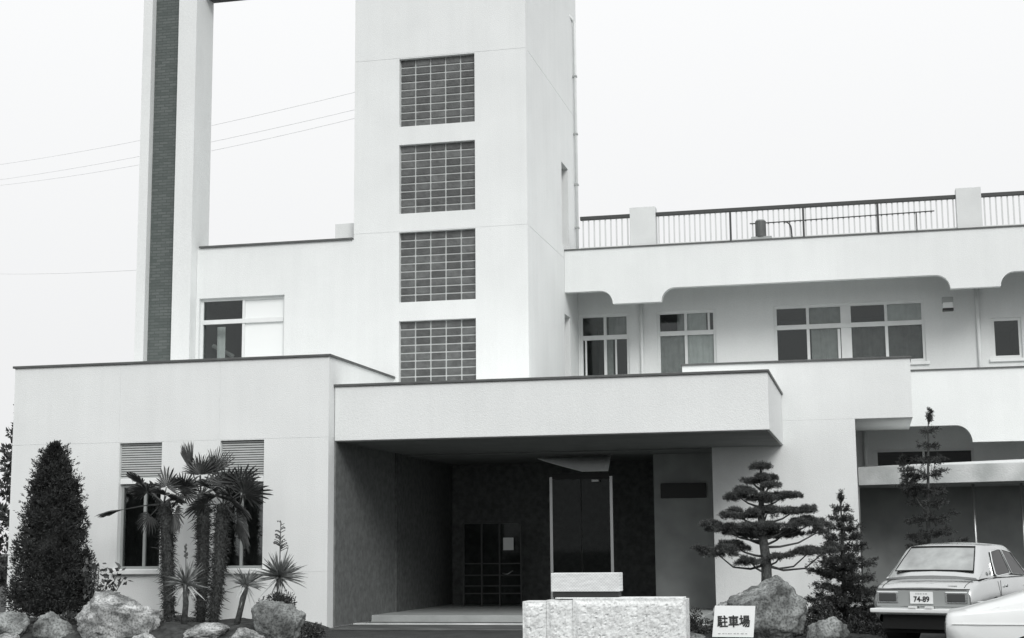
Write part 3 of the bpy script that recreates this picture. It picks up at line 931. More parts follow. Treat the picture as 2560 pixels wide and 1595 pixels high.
palm('leftmost shaggy fan palm, before the window nearest the conical evergreen', (-12.40, 25.8, 0.24), (-12.62, 25.8, 2.36), 0.105, [
    ((-13.00, 25.7, 2.66), 0.50, dict(roll=0.9, droop=0.35)), ((-12.55, 25.75, 2.62), 0.44, dict(roll=0.3, droop=0.05)),
    ((-12.30, 25.9, 2.55), 0.50, dict(roll=-0.6, droop=0.2)), ((-12.80, 25.5, 2.52), 0.46, dict(roll=0.4, droop=0.5)),
    ((-13.45, 25.95, 2.24), 0.62, dict(spread=0.35, nseg=12, roll=1.3, droop=0.35)), ((-12.40, 25.45, 2.45), 0.48, dict(roll=-0.4, droop=0.5)),
    ((-12.28, 25.55, 2.14), 0.34, dict(roll=0.2, droop=0.9)), ((-12.9, 26.1, 2.45), 0.48, dict(roll=0.5, droop=0.4)), ((-12.45, 26.15, 2.5), 0.5, dict(roll=-1.2, droop=0.3)),
    ((-12.75, 25.55, 2.1), 0.3, dict(droop=1.0))], 11)
palm('tallest fan palm with an upright top fan, between the two windows', (-11.93, 26.05, 0.28), (-12.0, 26.05, 2.48), 0.105, [
    ((-11.97, 25.95, 2.84), 0.46, dict(spread=1.45, droop=0.0)), ((-12.16, 26.0, 2.90), 0.60, dict(spread=0.55, nseg=14, roll=0.5, droop=-0.1)), ((-11.88, 26.1, 2.86), 0.44, dict(spread=1.4, roll=0.5, droop=0.1)), ((-12.06, 26.1, 2.84), 0.44, dict(spread=1.3, roll=-0.4, droop=0.1)),
    ((-11.74, 26.05, 2.90), 0.50, dict(spread=0.8, nseg=16, roll=-0.5, droop=-0.05)), ((-12.22, 25.9, 2.62), 0.42, dict(roll=0.7, droop=0.4)),
    ((-12.14, 25.75, 2.44), 0.42, dict(roll=1.0, droop=0.6)), ((-11.66, 25.75, 2.56), 0.44, dict(roll=-0.5, droop=0.5)),
    ((-11.6, 26.3, 2.7), 0.45, dict(roll=-0.8, droop=0.3)), ((-11.95, 26.4, 2.7), 0.45, dict(droop=0.3))], 12)
palm('rightmost fan palm with wide fans hanging over the second window', (-11.55, 25.65, 0.22), (-11.38, 25.65, 2.30), 0.105, [
    ((-11.02, 25.55, 2.66), 0.52, dict(roll=-0.9, droop=0.15)), ((-10.95, 25.6, 2.46), 0.58, dict(roll=-0.7, droop=0.25)),
    ((-11.10, 25.35, 2.32), 0.52, dict(roll=-0.3, droop=0.6)), ((-11.35, 25.3, 2.40), 0.46, dict(droop=0.6)),
    ((-11.02, 25.45, 2.02), 0.44, dict(roll=-0.4, droop=0.9)), ((-11.62, 25.4, 2.28), 0.42, dict(roll=0.5, droop=0.7)),
    ((-11.15, 26.0, 2.55), 0.5, dict(roll=-1.1, droop=0.3)), ((-11.16, 25.75, 1.92), 0.42, dict(roll=-0.9, droop=0.9)),
    ((-11.3, 25.45, 2.62), 0.42, dict(roll=-0.2, droop=0.1))], 13)

def yucca(label, foot, crown, R, seed, spike=None, dry=10, n=70, branched=False):
    rng = np.random.default_rng(seed)
    foot, crown = Vector(foot), Vector(crown)
    t = empty('yucca', foot, label, 'yucca', 'yuccas before the front wing')
    MB().tube([foot - Vector((0, 0, 0.1)), foot.lerp(crown, 0.5) + Vector((0.02, 0, 0)), crown], [0.055, 0.05, 0.06], 9).build('trunk', 'bark', t, smooth=True)
    def sword(m, d, L, w, bend):
        d = np.array(d) / np.linalg.norm(d)
        s = np.cross(d, rng.normal(size=3)); s /= np.linalg.norm(s)
        pts = []
        for q in (0.0, 0.35, 0.7, 1.0):
            p = np.array(crown) + d * L * q - np.array([0, 0, bend * (q ** 2) * L])
            ww = w * (0.7, 1.0, 0.65, 0.03)[int(round(q * 3))]
            pts += [p + s * ww / 2, p - s * ww / 2]
        m.add(pts, [(0, 1, 3, 2), (2, 3, 5, 4), (4, 5, 7, 6)])
    m = MB()
    for k in range(n):
        a = rng.uniform(0, 2 * math.pi); el = rng.uniform(-0.25, 1.35)
        sword(m, (math.cos(a) * math.cos(el), math.sin(a) * math.cos(el), math.sin(el)), R * rng.uniform(0.75, 1.08), 0.034, rng.uniform(0.0, 0.25))
    m.build('leaf_rosette', 'yucca', t, recalc=False)
    m = MB()
    for k in range(dry):
        a = rng.uniform(0, 2 * math.pi); el = rng.uniform(-1.4, -0.5)
        sword(m, (math.cos(a) * math.cos(el), math.sin(a) * math.cos(el), math.sin(el)), R * rng.uniform(0.6, 1.0), 0.03, 0.1)
    m.build('dry_leaves', 'yucca_dry', t, recalc=False)
    if spike:
        top = Vector(spike)
        m = MB().tube([crown, top], [0.014, 0.006], 6)
        for k in range(46):
            s = rng.uniform(0.45 if branched else 0.6, 1.0)
            p = np.array(crown.lerp(top, s))
            a = rng.uniform(0, 6.28)
            l = (0.16 if branched else 0.05) * (1.15 - s) ** 0.6
            d = np.array([math.cos(a), math.sin(a), 0.5])
            m.tube([p, p + d * l], [0.008, 0.005], 4)
            if k % 2 == 0: m.tube([p + d * l, p + d * l + np.array([0, 0, -0.025])], [0.014, 0.005], 5)
        m.build('flower_stalk', 'spike', t)
yucca('yucca with pale hanging dead leaves and a short flower spike among the palms', (-11.72, 24.85, 0.2), (-11.67, 24.8, 0.90), 0.46, 21, (-11.69, 24.8, 1.58), dry=22)
yucca('leaning thin-stemmed yucca without flower spike', (-10.78, 24.9, 0.18), (-10.60, 24.9, 0.88), 0.42, 22, None, dry=8, n=48)
yucca('bushy yucca with tall branched flower stalk behind the round boulder', (-10.01, 24.95, 0.2), (-9.98, 24.9, 1.00), 0.56, 23, (-9.97, 24.9, 1.95), dry=12, n=130, branched=True)

def broadleaf_shrub():
    rng = np.random.default_rng(31)
    t = empty('broadleaf_shrub', (-13.5, 25.0, 0.2), 'leafy shrub with large leaves between conifer and pale boulder', 'shrub')
    stems = MB()
    P = []; D = []
    for tip in ((-13.62, 25.0, 1.36), (-13.42, 24.95, 1.24), (-13.22, 24.95, 1.06), (-13.05, 24.95, 1.10), (-12.97, 25.0, 0.98), (-13.35, 24.9, 0.9), (-13.7, 24.95, 1.1)):
        stems.tube([(-13.5, 25.0, 0.15), ((tip[0] - 13.5) / 2, 25.0, tip[2] * 0.55), tip], [0.014, 0.010, 0.006], 5)
        for k in range(18):
            s = rng.uniform(0.6, 1.05)
            p = np.array([-13.5 + (tip[0] + 13.5) * s, 25 + (tip[1] - 25) * s, 0.15 + (tip[2] - 0.15) * s]) + rng.normal(size=3) * 0.045
            P.append(p); D.append(rng.normal(size=3) + np.array([0, -0.3, 0.25]))
    stems.build('stem', 'bark', t)
    P = np.array(P); D = unit(np.array(D))
    V, F = leaf_cloud(P, D, rng.uniform(0.09, 0.15, len(P)), rng.uniform(0.05, 0.08, len(P)), rng)
    np_mesh('leaves', V, F, 'broadleaf', t, off=t.location)
broadleaf_shrub()

def needle_tufts(C, dirs, n, L, rng, w=0.006, spread=0.8):
    parts = []
    C = np.repeat(np.array(C), n, axis=0)
    Dd = np.repeat(np.array(dirs), n, axis=0)
    D = unit(Dd + rng.normal(size=C.shape) * spread)
    P = C + rng.normal(size=C.shape) * 0.012
    return leaf_cloud(P, D, L * rng.uniform(0.6, 1.1, len(P)), w, rng)

def garden_pine():
    rng = np.random.default_rng(41)
    bx, by = -1.69, 24.6
    t = empty('garden_pine', (bx, by, 0.1), 'clipped garden pine with layered cloud pads in front of the screen wall', 'tree')
    sp = [(bx, by, 0.35), (bx + 0.02, by, 1.0), (bx + 0.02, by, 1.25), (bx - 0.02, by, 1.6), (bx - 0.04, by, 2.0), (bx + 0.0, by, 2.35), (bx - 0.02, by, 2.68)]
    MB().tube(sp, [0.10, 0.085, 0.08, 0.07, 0.05, 0.035, 0.015], 10).build('trunk', 'bark', t, smooth=True)
    # pads: centre x offset, z, half-width, half-height, depth offset
    pads = [(-0.02, 2.72, 0.15, 0.05, 0), (0.02, 2.53, 0.22, 0.055, 0), (0.13, 2.42, 0.10, 0.05, -0.1), (-0.18, 2.50, 0.14, 0.04, 0.1),
            (-0.38, 2.26, 0.32, 0.075, 0), (-0.32, 2.38, 0.15, 0.05, 0.1), (0.32, 2.26, 0.30, 0.07, 0.05), (0.0, 2.24, 0.22, 0.07, -0.15),
            (-0.42, 1.98, 0.36, 0.075, -0.05), (0.48, 2.02, 0.36, 0.075, 0.1), (0.05, 2.0, 0.25, 0.06, 0.25),
            (-0.62, 1.75, 0.42, 0.085, 0.05), (-0.22, 1.74, 0.26, 0.07, -0.25), (0.36, 1.76, 0.32, 0.09, -0.05), (0.78, 1.84, 0.27, 0.08, 0.1), (0.86, 1.68, 0.15, 0.06, -0.1),
            (-0.80, 1.40, 0.34, 0.09, -0.05), (-0.52, 1.50, 0.24, 0.06, 0.15), (0.28, 1.34, 0.20, 0.06, -0.1), (0.72, 1.38, 0.30, 0.07, 0), (1.00, 1.42, 0.22, 0.09, 0.1),
            (-0.22, 1.24, 0.20, 0.07, -0.15), (-0.4, 1.68, 0.3, 0.06, 0.3), (0.3, 1.66, 0.3, 0.06, 0.3),
            (0.0, 1.78, 0.24, 0.06, -0.2), (-0.05, 2.02, 0.22, 0.06, -0.18)]
    pads = [(ox * 0.95, z, hw * 0.97, hh * 0.85, oy) for ox, z, hw, hh, oy in pads]
    for ox, z, hw, hh, oy in pads:
        cx, cy = bx + ox, by + oy * 0.8
        # branch: a shallow S from the trunk to the underside of the pad
        z0 = max(0.98, z - 0.16 - 0.10 * abs(ox))
        if abs(ox) > 0.1 or oy:
            a = Vector((bx, by, z0)); b = Vector((cx, cy, z - hh * 0.6))
            low = 0.16 if z < 1.5 else 0.07
            pts = [a, a.lerp(b, 0.3) + Vector((0, 0, -low * abs(ox))), a.lerp(b, 0.65) + Vector((0, rng.normal() * 0.03, -low * 1.3 * abs(ox))), b, b + Vector((hw * 0.6 * (1 if ox > 0 else -1), 0, 0.01))]
            MB().tube(pts, [0.026, 0.02, 0.015, 0.010, 0.005], 6).build('branch', 'bark', t, smooth=True)
        # each pad is a handful of lumpy needle domes of uneven size
        nl = max(4, int(12 * (hw / 0.3) ** 1.3))
        Pl = []; Dl = []
        tilt = rng.uniform(-0.05, 0.22) * (1 if ox > 0 else -1)
        for q in range(nl):
            u = rng.uniform(-1, 1); v = rng.uniform(-1, 1) * math.sqrt(max(0, 1 - u * u))
            lr = rng.uniform(0.045, 0.125) * (1.1 - 0.35 * abs(u))
            lc = np.array([cx + u * hw * 0.92, cy + v * hw * 0.7, z + u * hw * tilt + rng.uniform(-0.9, 0.8) * hh - 0.03])
            m_ = int(60 * (lr / 0.08) ** 2)
            d = unit(rng.normal(size=(m_, 3))); d[:, 2] = np.abs(d[:, 2]) * 1.0 - 0.12
            Pl.append(lc + d * lr * np.array([1.15, 1.0, 0.62]) * rng.uniform(0.55, 1.0, (m_, 1))); Dl.append(d + np.array([0, 0, 0.5]))
        P = np.concatenate(Pl); D = np.concatenate(Dl)
        V, F = needle_tufts(P, D, 9, 0.052, rng, w=0.0085, spread=0.85)
        np_mesh('foliage_pad', V, F, 'pine', t, off=t.location)
garden_pine()

def fir(label, base, h, hw, seed, tiers, dens=60, nbf=1.0, mat_='fir', lean=0.0, fork=None):
    rng = np.random.default_rng(seed)
    bx, by, bz = base
    t = empty('young_conifer', base, label, 'tree')
    MB().tube([(bx, by, bz - 0.15), (bx, by, bz + h * 0.5), (bx + lean, by, bz + h)], [0.05, 0.035, 0.008], 8).build('trunk', 'bark', t, smooth=True)
    br = MB(); P = []; D = []
    def branch(a, b, dens, L):
        a, b = np.array(a), np.array(b)
        br.tube([a, (a + b) / 2 - np.array([0, 0, 0.02]), b], [0.012, 0.008, 0.004], 5)
        ln = np.linalg.norm(b - a)
        for k in range(max(4, int(ln * dens))):
            s = rng.uniform(0.18, 1.02)
            p = a + (b - a) * s + rng.normal(size=3) * 0.014
            sd = rng.normal(size=3) * 0.6 * (1.1 - s * 0.5)
            d = (b - a) / ln * 0.8 + sd
            tip = p + unit(d[None])[0] * rng.uniform(0.04, 0.13) * L
            for q in (0.2, 0.55, 0.9):
                P.append(p + (tip - p) * q); D.append((tip - p) / np.linalg.norm(tip - p) + np.array([0, 0, 0.15]))
    for i in range(tiers):
        f = (i + 0.3) / tiers
        z = bz + h * (0.06 + 0.90 * f)
        r = hw * (1 - f) ** 0.8 * (0.85 + 0.3 * rng.uniform()) + 0.07
        nb = max(4, int((7 + 5 * (1 - f)) * nbf))
        a0 = rng.uniform(0, 6.28)
        for k in range(nb):
            a = a0 + 2 * math.pi * k / nb + rng.normal() * 0.15
            rr = r * rng.uniform(0.65, 1.1)
            branch((bx + lean * f, by, z), (bx + lean * f + rr * math.cos(a), by + rr * math.sin(a), z + rr * rng.uniform(-0.12, 0.3)), dens, 1.0)
    for k in range(4):
        a = rng.uniform(0, 6.28)
        branch((bx + lean, by, bz + h * 0.95), (bx + lean + 0.06 * math.cos(a), by + 0.06 * math.sin(a), bz + h * 1.0 + 0.02 * k), 40, 0.6)
    if fork:
        fx, fz0, fz1 = fork
        br.tube([(bx, by, fz0), (bx + fx * 0.8, by, (fz0 + fz1) / 2), (bx + fx, by, fz1)], [0.02, 0.014, 0.006], 6)
        for k in range(7):
            z = fz0 + (fz1 - fz0) * (0.35 + 0.65 * k / 6)
            xx = bx + fx * (0.6 + 0.4 * k / 6)
            for j in range(5):
                a = rng.uniform(0, 6.28); rr = 0.16 * (1.15 - k / 7)
                branch((xx, by, z), (xx + rr * math.cos(a), by + rr * math.sin(a), z + rr * 0.3), 60, 0.8)
    tag(br.build('branches', 'bark', t), kind='stuff')
    V, F = needle_tufts(P, D, 7, 0.05, rng, w=0.011, spread=0.7)
    np_mesh('crown', V, F, mat_, t, off=t.location)
fir('young tiered conifer before the edge of the screen wall', (-0.50, 25.6, 0.08), 2.15, 0.62, 51, 12)
fir('slim sparse conifer with forked top rising behind the parked car', (0.98, 29.0, 0.0), 3.85, 0.62, 52, 13, dens=52, nbf=0.75, lean=0.10, fork=(-0.42, 2.0, 3.02))

def low_shrub(label, c, r, seed, m='broadleaf', n=34, leaf=0.045):
    rng = np.random.default_rng(seed)
    t = empty('low_shrub', (c[0], c[1], c[2]), label, 'shrub', 'low clipped shrubs round the boulders')
    C = []; R = []
    for k in range(n):
        q = rng.normal(size=3); q /= np.linalg.norm(q); q[2] = abs(q[2])
        C.append((c[0] + q[0] * r[0] * rng.uniform(0.4, 1), c[1] + q[1] * r[1] * rng.uniform(0.4, 1), c[2] + q[2] * r[2] * rng.uniform(0.3, 1)))
        R.append(rng.uniform(0.08, 0.14))
    V, F = clumps(C, R, 70, rng, up=0.4, L=leaf, Wd=leaf * 0.55)
    np_mesh('foliage', V, F, m, t, off=(c[0], c[1], c[2]))
    st = MB()
    for k in range(7):
        q = C[k * 2]
        st.tube([(c[0], c[1], c[2] - 0.1), q], [0.012, 0.006], 5)
    st.build('stem', 'bark', t)
low_shrub('low dark shrub between granite wall and parking sign', (-2.86, 24.4, 0.08), (0.42, 0.3, 0.36), 61)
low_shrub('spreading low shrub between large mossy boulder and small boulder', (-0.86, 24.9, 0.08), (0.5, 0.35, 0.44), 62)
low_shrub('low shrub at the foot of the young tiered conifer', (-0.20, 24.9, 0.05), (0.42, 0.4, 0.34), 63)
low_shrub('small shrub in the gap left of the parked car', (0.14, 24.6, 0.02), (0.26, 0.3, 0.22), 64)
low_shrub('low ground shrub under the fan palms beside the pale boulder', (-12.1, 25.3, 0.12), (0.5, 0.35, 0.16), 65)
low_shrub('low leafy shrub under the conical evergreen behind the grey boulders', (-14.0, 24.75, 0.15), (0.6, 0.25, 0.22), 67)
low_shrub('small leafy clump right of the round boulder at the wing corner', (-9.35, 24.7, 0.02), (0.25, 0.2, 0.16), 68, n=20)
low_shrub('creeping shrub on top of the round boulder at the wing corner', (-9.95, 24.8, 0.55), (0.28, 0.2, 0.16), 66, n=20)

def bg_tree():
    rng = np.random.default_rng(71)
    t = empty('background_tree', (-18.9, 31.5, 0), 'loose tree just visible past the left end of the front wing', 'tree')
    MB().tube([(-18.9, 31.5, -0.1), (-18.85, 31.5, 2.5), (-18.8, 31.5, 4.8)], [0.13, 0.09, 0.02], 8).build('trunk', 'bark', t, smooth=True)
    C = []; R = []
    for k in range(120):
        f = rng.uniform() ** 1.1
        z = 0.7 + 4.1 * f
        r = 0.85 * (1 - f) ** 0.6 + 0.08
        a = rng.uniform(0, 6.28)
        C.append((-18.85 + r * math.cos(a) * rng.uniform(0.3, 1), 31.5 + r * math.sin(a) * rng.uniform(0.3, 1), z)); R.append(rng.uniform(0.10, 0.24))
    V, F = clumps(C, R, 60, rng, flat=0.6, L=0.13, Wd=0.06)
    np_mesh('crown', V, F, 'bg_tree', t, off=t.location)
bg_tree()

# ------------------------------------------------------------------ boulders
def boulder(label, c, r, seed, m, cuts=18, rough=0.13, rot=0.0, strata=0.0):
    rng = np.random.default_rng(seed)
    bm = bmesh.new()
    bmesh.ops.create_icosphere(bm, subdivisions=5, radius=1.0)
    planes = []
    for k in range(cuts):
        n = rng.normal(size=3); n /= np.linalg.norm(n)
        planes.append((Vector(n), rng.uniform(0.62, 0.92)))
    cr, sr = math.cos(rot), math.sin(rot)
    for v in bm.verts:
        p = v.co.copy()
        for n, d in planes:
            q = p.dot(n)
            if q > d: p -= n * (q - d) * 0.92
        s = Vector((seed * 3.1, seed * 1.7, 0))
        k = 1 + rough * noise.fractal(p * 1.8 + s, 1.0, 2.0, 5) + 0.5 * rough * noise.fractal(p * 5 + s, 0.7, 2.0, 5) - 0.9 * rough * max(0.0, 0.35 - abs(noise.noise(p * 2.6 + s * 1.3)) * 3)
        if strata: k += strata * abs(noise.noise(Vector((p.x * 2 + p.z * 4, p.y * 2, p.z * 11 + p.x * 5)) + s)) - strata * 0.4
        p *= k
        x, z = p.x * r[0], p.z * r[2]
        v.co = Vector((x * cr - z * sr, p.y * r[1], x * sr + z * cr))
    me = bpy.data.meshes.new('boulder'); bm.to_mesh(me); bm.free()
    me.materials.append(M[m]); me.shade_smooth()
    o = link('boulder', me, None, c)
    tag(o, label, 'boulder', 'boulders in the planting beds')
boulder('large pale layered boulder between the conical evergreen and the palms', (-12.75, 24.3, 0.28), (0.86, 0.55, 0.62), 81, 'rock_pale', rot=0.12, strata=0.10, cuts=14)
boulder('grey boulder cut by the left edge of the picture', (-14.75, 24.2, 0.14), (0.50, 0.4, 0.32), 82, 'rock_grey')
boulder('grey boulder leaning on the left side of the pale layered boulder', (-13.85, 24.25, 0.10), (0.46, 0.35, 0.34), 83, 'rock_grey', rot=-0.2)
boulder('small pale stone in front of the two grey boulders', (-14.45, 23.75, 0.0), (0.22, 0.18, 0.12), 84, 'rock_pale')
boulder('flat pale edging stone at the foot of the palms', (-11.0, 24.2, 0.08), (0.46, 0.3, 0.20), 85, 'rock_pale', cuts=18)
boulder('smaller flat edging stone left of the round boulder', (-10.25, 24.05, 0.02), (0.36, 0.25, 0.16), 86, 'rock_pale', cuts=18)
boulder('low pale edging stone at the bottom right of the layered boulder', (-12.0, 23.9, -0.02), (0.24, 0.2, 0.12), 87, 'rock_pale')
boulder('round dark-topped boulder below the flowering yucca at the wing corner', (-9.82, 24.5, 0.22), (0.50, 0.42, 0.50), 88, 'rock_dark', rough=0.14)
boulder('large mossy boulder below the clipped garden pine', (-1.62, 24.25, 0.40), (0.74, 0.55, 0.62), 89, 'rock_grey', rot=0.05, rough=0.14)
boulder('light broken boulder leaning on the left of the mossy boulder', (-2.10, 24.45, 0.38), (0.42, 0.35, 0.34), 90, 'rock_pale', rough=0.16)
boulder('small pointed boulder between mossy boulder and parked car', (-0.72, 24.1, 0.10), (0.34, 0.28, 0.34), 91, 'rock_grey', rot=0.3)
boulder('little stone left of the parking sign at the bed edge', (-2.75, 23.8, 0.06), (0.18, 0.14, 0.11), 92, 'rock_grey')

# ------------------------------------------------------------------ granite gate wall, box and parking sign
def rough_block(x0, x1, y0, y1, z0, z1, seed, parent):
    """granite block: rough pitched face, smooth drafted margin"""
    nx = max(8, int((x1 - x0) / 0.022)); nz = int((z1 - z0) / 0.022)
    V = []; F = []
    for j in range(nz + 1):
        for i in range(nx + 1):
            x = x0 + (x1 - x0) * i / nx; z = z0 + (z1 - z0) * j / nz
            e = min((x - x0), (x1 - x), (z1 - z)) 
            k = min(1, max(0, (e - 0.03) / 0.05))
            n = noise.fractal(Vector((x * 9 + seed, z * 9, seed)), 0.8, 2.0, 5)
            pit = max(0, noise.noise(Vector((x * 24, z * 38, seed * 2))) - 0.3)
            V.append((x, y0 + 0.012 * (1 - k) - k * (0.020 + 0.009 * n - 0.06 * pit), z))
    for j in range(nz):
        for i in range(nx):
            a = j * (nx + 1) + i
            F.append((a, a + 1, a + nx + 2, a + nx + 1))
    m = MB().add(V, F)
    b = [(x0, y0 + 0.012, z0), (x1, y0 + 0.012, z0), (x1, y0 + 0.012, z1), (x0, y0 + 0.012, z1), (x0, y1, z0), (x1, y1, z0), (x1, y1, z1), (x0, y1, z1)]
    m.add(b, [(3, 2, 6, 7), (0, 3, 7, 4), (1, 5, 6, 2), (4, 7, 6, 5)])
    m.build('stone_block', 'granite', parent)

def gate_wall():
    t = empty('granite_wall', (-3.75, 21.7, 0), 'low wall of rough pale granite blocks at the bottom centre', 'wall')
    ztop = 0.735
    rough_block(-4.92, -4.575, 21.5, 21.95, 0, ztop - 0.03, 3.0, t)
    rough_block(-4.57, -4.195, 21.5, 21.95, 0, ztop - 0.012, 5.0, t)
    rough_block(-4.19, -2.59, 21.5, 21.95, 0, ztop, 9.0, t)
    MB().box(-4.91, -2.60, 21.54, 21.94, 0.0, 0.60).build('core', 'concrete', t)
    MB().box(-4.45, -2.63, 21.53, 21.94, ztop + 0.001, ztop + 0.022).build('top_course', 'granite', t, bevel=0.006)
    b = empty('white_box', (-4.02, 21.75, 0.76), 'low white rectangular box on a dark base on top of the granite wall', 'box')
    MB().box(-4.50, -3.55, 21.62, 21.88, 0.757, 0.835).build('base', 'dark_panel', b, bevel=0.008)
    MB().box(-4.52, -3.53, 21.60, 21.90, 0.838, 1.10).build('body', 'box_white', b, bevel=0.008)
def box_material():
    m = mat('box_white', 0.74, 0.7, var=0.10, scale=9, stretch=(1, 1, 3.5), detail=8)
    nt = m.node_tree
    b = nt.nodes['Principled BSDF']; src = b.inputs['Base Color'].links[0].from_socket
    geo = [n for n in nt.nodes if n.type == 'NEW_GEOMETRY'][0]
    mp = nt.nodes.new('ShaderNodeMapping'); mp.inputs['Scale'].default_value = (1, 0.0, 1)
    nt.links.new(geo.outputs['Position'], mp.inputs[0])
    w = nt.nodes.new('ShaderNodeTexChecker'); w.inputs['Scale'].default_value = 46
    w.inputs[1].default_value = (0.86, 0.86, 0.87, 1); w.inputs[2].default_value = (1, 1, 1, 1)
    nt.links.new(mp.outputs[0], w.inputs[0])
    mx = nt.nodes.new('ShaderNodeMix'); mx.data_type = 'RGBA'; mx.blend_type = 'MULTIPLY'; mx.inputs['Factor'].default_value = 1
    nt.links.new(src, mx.inputs[6]); nt.links.new(w.outputs[0], mx.inputs[7]); nt.links.new(mx.outputs[2], b.inputs['Base Color'])
box_material()
gate_wall()

def text_mesh(txt, size, name, material, parent, loc, rot, extrude=0.002, bold=0.0, sx=1.0):
    cu = bpy.data.curves.new(name, 'FONT')
    cu.body = txt; cu.size = size; cu.align_x = 'CENTER'; cu.align_y = 'CENTER'; cu.extrude = extrude
    tmp = bpy.data.objects.new(name, cu)
    col.objects.link(tmp)
    dg = bpy.context.evaluated_depsgraph_get()
    me = bpy.data.meshes.new_from_object(tmp.evaluated_get(dg))
    bpy.data.objects.remove(tmp, do_unlink=True)
    me.materials.clear(); me.materials.append(M[material])
    if bold:
        bm = bmesh.new(); bm.from_mesh(me)
        base = list(bm.verts) + list(bm.edges) + list(bm.faces)
        for dx, dy, dz in ((bold, 0, 0.0003), (0, bold, 0.0006), (bold, bold, 0.0009)):
            d = bmesh.ops.duplicate(bm, geom=base)
            for v in (g for g in d['geom'] if isinstance(g, bmesh.types.BMVert)): v.co += Vector((dx, dy, dz))
        bm.to_mesh(me); bm.free()
    o = link(name, me, parent, loc)
    o.rotation_euler = rot
    o.scale = (sx, 1, 1)
    return o

def parking_sign():
    t = empty('parking_sign', (-2.12, 23.6, 0.0), 'white board with bold black parking lettering in front of the boulders', 'sign')
    tilt = 0.10
    m = MB().add([(-0.33, 0, 0.10), (0.29, 0, 0.095), (0.33, 0.05, 0.56), (-0.28, 0.05, 0.565), (-0.33, 0.025, 0.10), (0.29, 0.025, 0.095), (0.33, 0.075, 0.56), (-0.28, 0.075, 0.565)],
                 [(0, 1, 2, 3), (4, 7, 6, 5), (0, 4, 5, 1), (1, 5, 6, 2), (2, 6, 7, 3), (3, 7, 4, 0)])
    b = m.build('board', 'white_paint', t, local=True)
    text_mesh('駐車場', 0.185, 'lettering', 'sign_black', b, (-0.005, 0.017, 0.315), (math.pi / 2 - tilt, -0.012, 0), bold=0.008, sx=0.9)
    m = MB()
    rng = np.random.default_rng(5)
    x = -0.24
    while x < 0.2:
        w = rng.uniform(0.015, 0.045)
        m.box(x, x + w, 0.000, 0.004, 0.145, 0.158); x += w + rng.uniform(0.012, 0.03)
    m.build('small_print', 'print_grey', b, local=True)
    m = MB().box(-0.25, -0.21, 0.06, 0.10, -0.05, 0.30).box(0.20, 0.24, 0.06, 0.10, -0.05, 0.30)
    m.build('stake', 'bark', t, local=True)
mat('print_grey', 0.5, 0.8)
parking_sign()

# ------------------------------------------------------------------ cars
def loft(sections, closed_ends=True):
    m = MB()
    n = len(sections[0])
    V = [p for s in sections for p in s]
    F = []
    for i in range(len(sections) - 1):
        for k in range(n - 1):
            F.append((i * n + k, i * n + k + 1, (i + 1) * n + k + 1, (i + 1) * n + k))
    if closed_ends:
        F.append(tuple(range(n))); F.append(tuple((len(sections) - 1) * n + k for k in range(n - 1, -1, -1)))
    return m.add(V, F)

def mirror(half):
    """half section listed from the sill up to the centre line (y >= 0) -> full section"""
    return half + [(x, -y, z) for x, y, z in reversed(half[:-1])]

def wheel(parent, x, y, r, side):
    pts = []
    m = MB()
    prof = [(0.55, 0.0), (0.62, 0.02), (0.95, 0.02), (1.0, 0.045), (1.0, 0.135), (0.95, 0.16), (0.6, 0.16)]
    n = 28
    V = []; F = []
    for k in range(n):
        a = 2 * math.pi * k / n
        for pr, py in prof: V.append((x + r * pr * math.cos(a), y - side * py, r + r * pr * math.sin(a)))
    q = len(prof)
    for k in range(n):
        for j in range(q - 1): F.append((k * q + j, ((k + 1) % n) * q + j, ((k + 1) % n) * q + j + 1, k * q + j + 1))
    w = m.add(V, F).build('wheel', 'rubber', parent, smooth=True, local=True)
    MB().tube([(x, y - side * 0.012, r), (x, y - side * 0.05, r)], r * 0.58, 24).build('rim', 'chrome', w, local=True)

def car(name, label, loc, rz, paint, deck, cabin, L, plate, badge, fascia='car_grey', hwmax=0.775):
    t = empty(name, loc, label, 'car', None, rz)
    # lower body
    secs = []
    xs = [d[0] for d in deck]
    for x, hw, dz, zb in deck:
        half = [(x, hw * 0.90, zb), (x, hw * 0.975, zb + 0.07), (x, hw, zb + (dz - zb) * 0.45), (x, hw * 0.995, zb + (dz - zb) * 0.68), (x, hw * 0.975, dz - 0.07), (x, hw * 0.945, dz - 0.022), (x, hw * 0.88, dz), (x, hw * 0.5, dz + 0.018), (x, 0.0, dz + 0.024)]
        secs.append(mirror(half))
    body = loft(secs).build('body', paint, t, smooth=True, local=True)
    body.data.set_sharp_from_angle(angle=math.radians(38))
    # wheels in dark arches
    for wx in (0.82, L - 0.75):
        for s in (1, -1):
            m = MB().tube([(wx, s * (hwmax - 0.30), 0.31), (wx, s * (hwmax + 0.004), 0.31)], 0.345, 28)
            m.build('wheel_arch', 'underside', t, local=True)
            wheel(t, wx, s * (hwmax + 0.012), 0.295, s)
    MB().box(0.12, L - 0.15, -0.62, 0.62, 0.16, 0.40).build('underbody', 'underside', t, local=True)
    # cabin
    secs = []
    for x, hb, zb, ht, zt in cabin:
        half = [(x, hb, zb), (x, hb + (ht - hb) * 0.5 + 0.012, zb + (zt - zb) * 0.5), (x, ht + 0.012, zt - 0.035), (x, ht - 0.03, zt - 0.004), (x, ht * 0.5, zt + 0.022), (x, 0, zt + 0.03)]
        secs.append(mirror(half))
    cab = loft(secs).build('cabin', paint, t, smooth=True, local=True)
    cab.data.set_sharp_from_angle(angle=math.radians(45))
    return t, body, cab

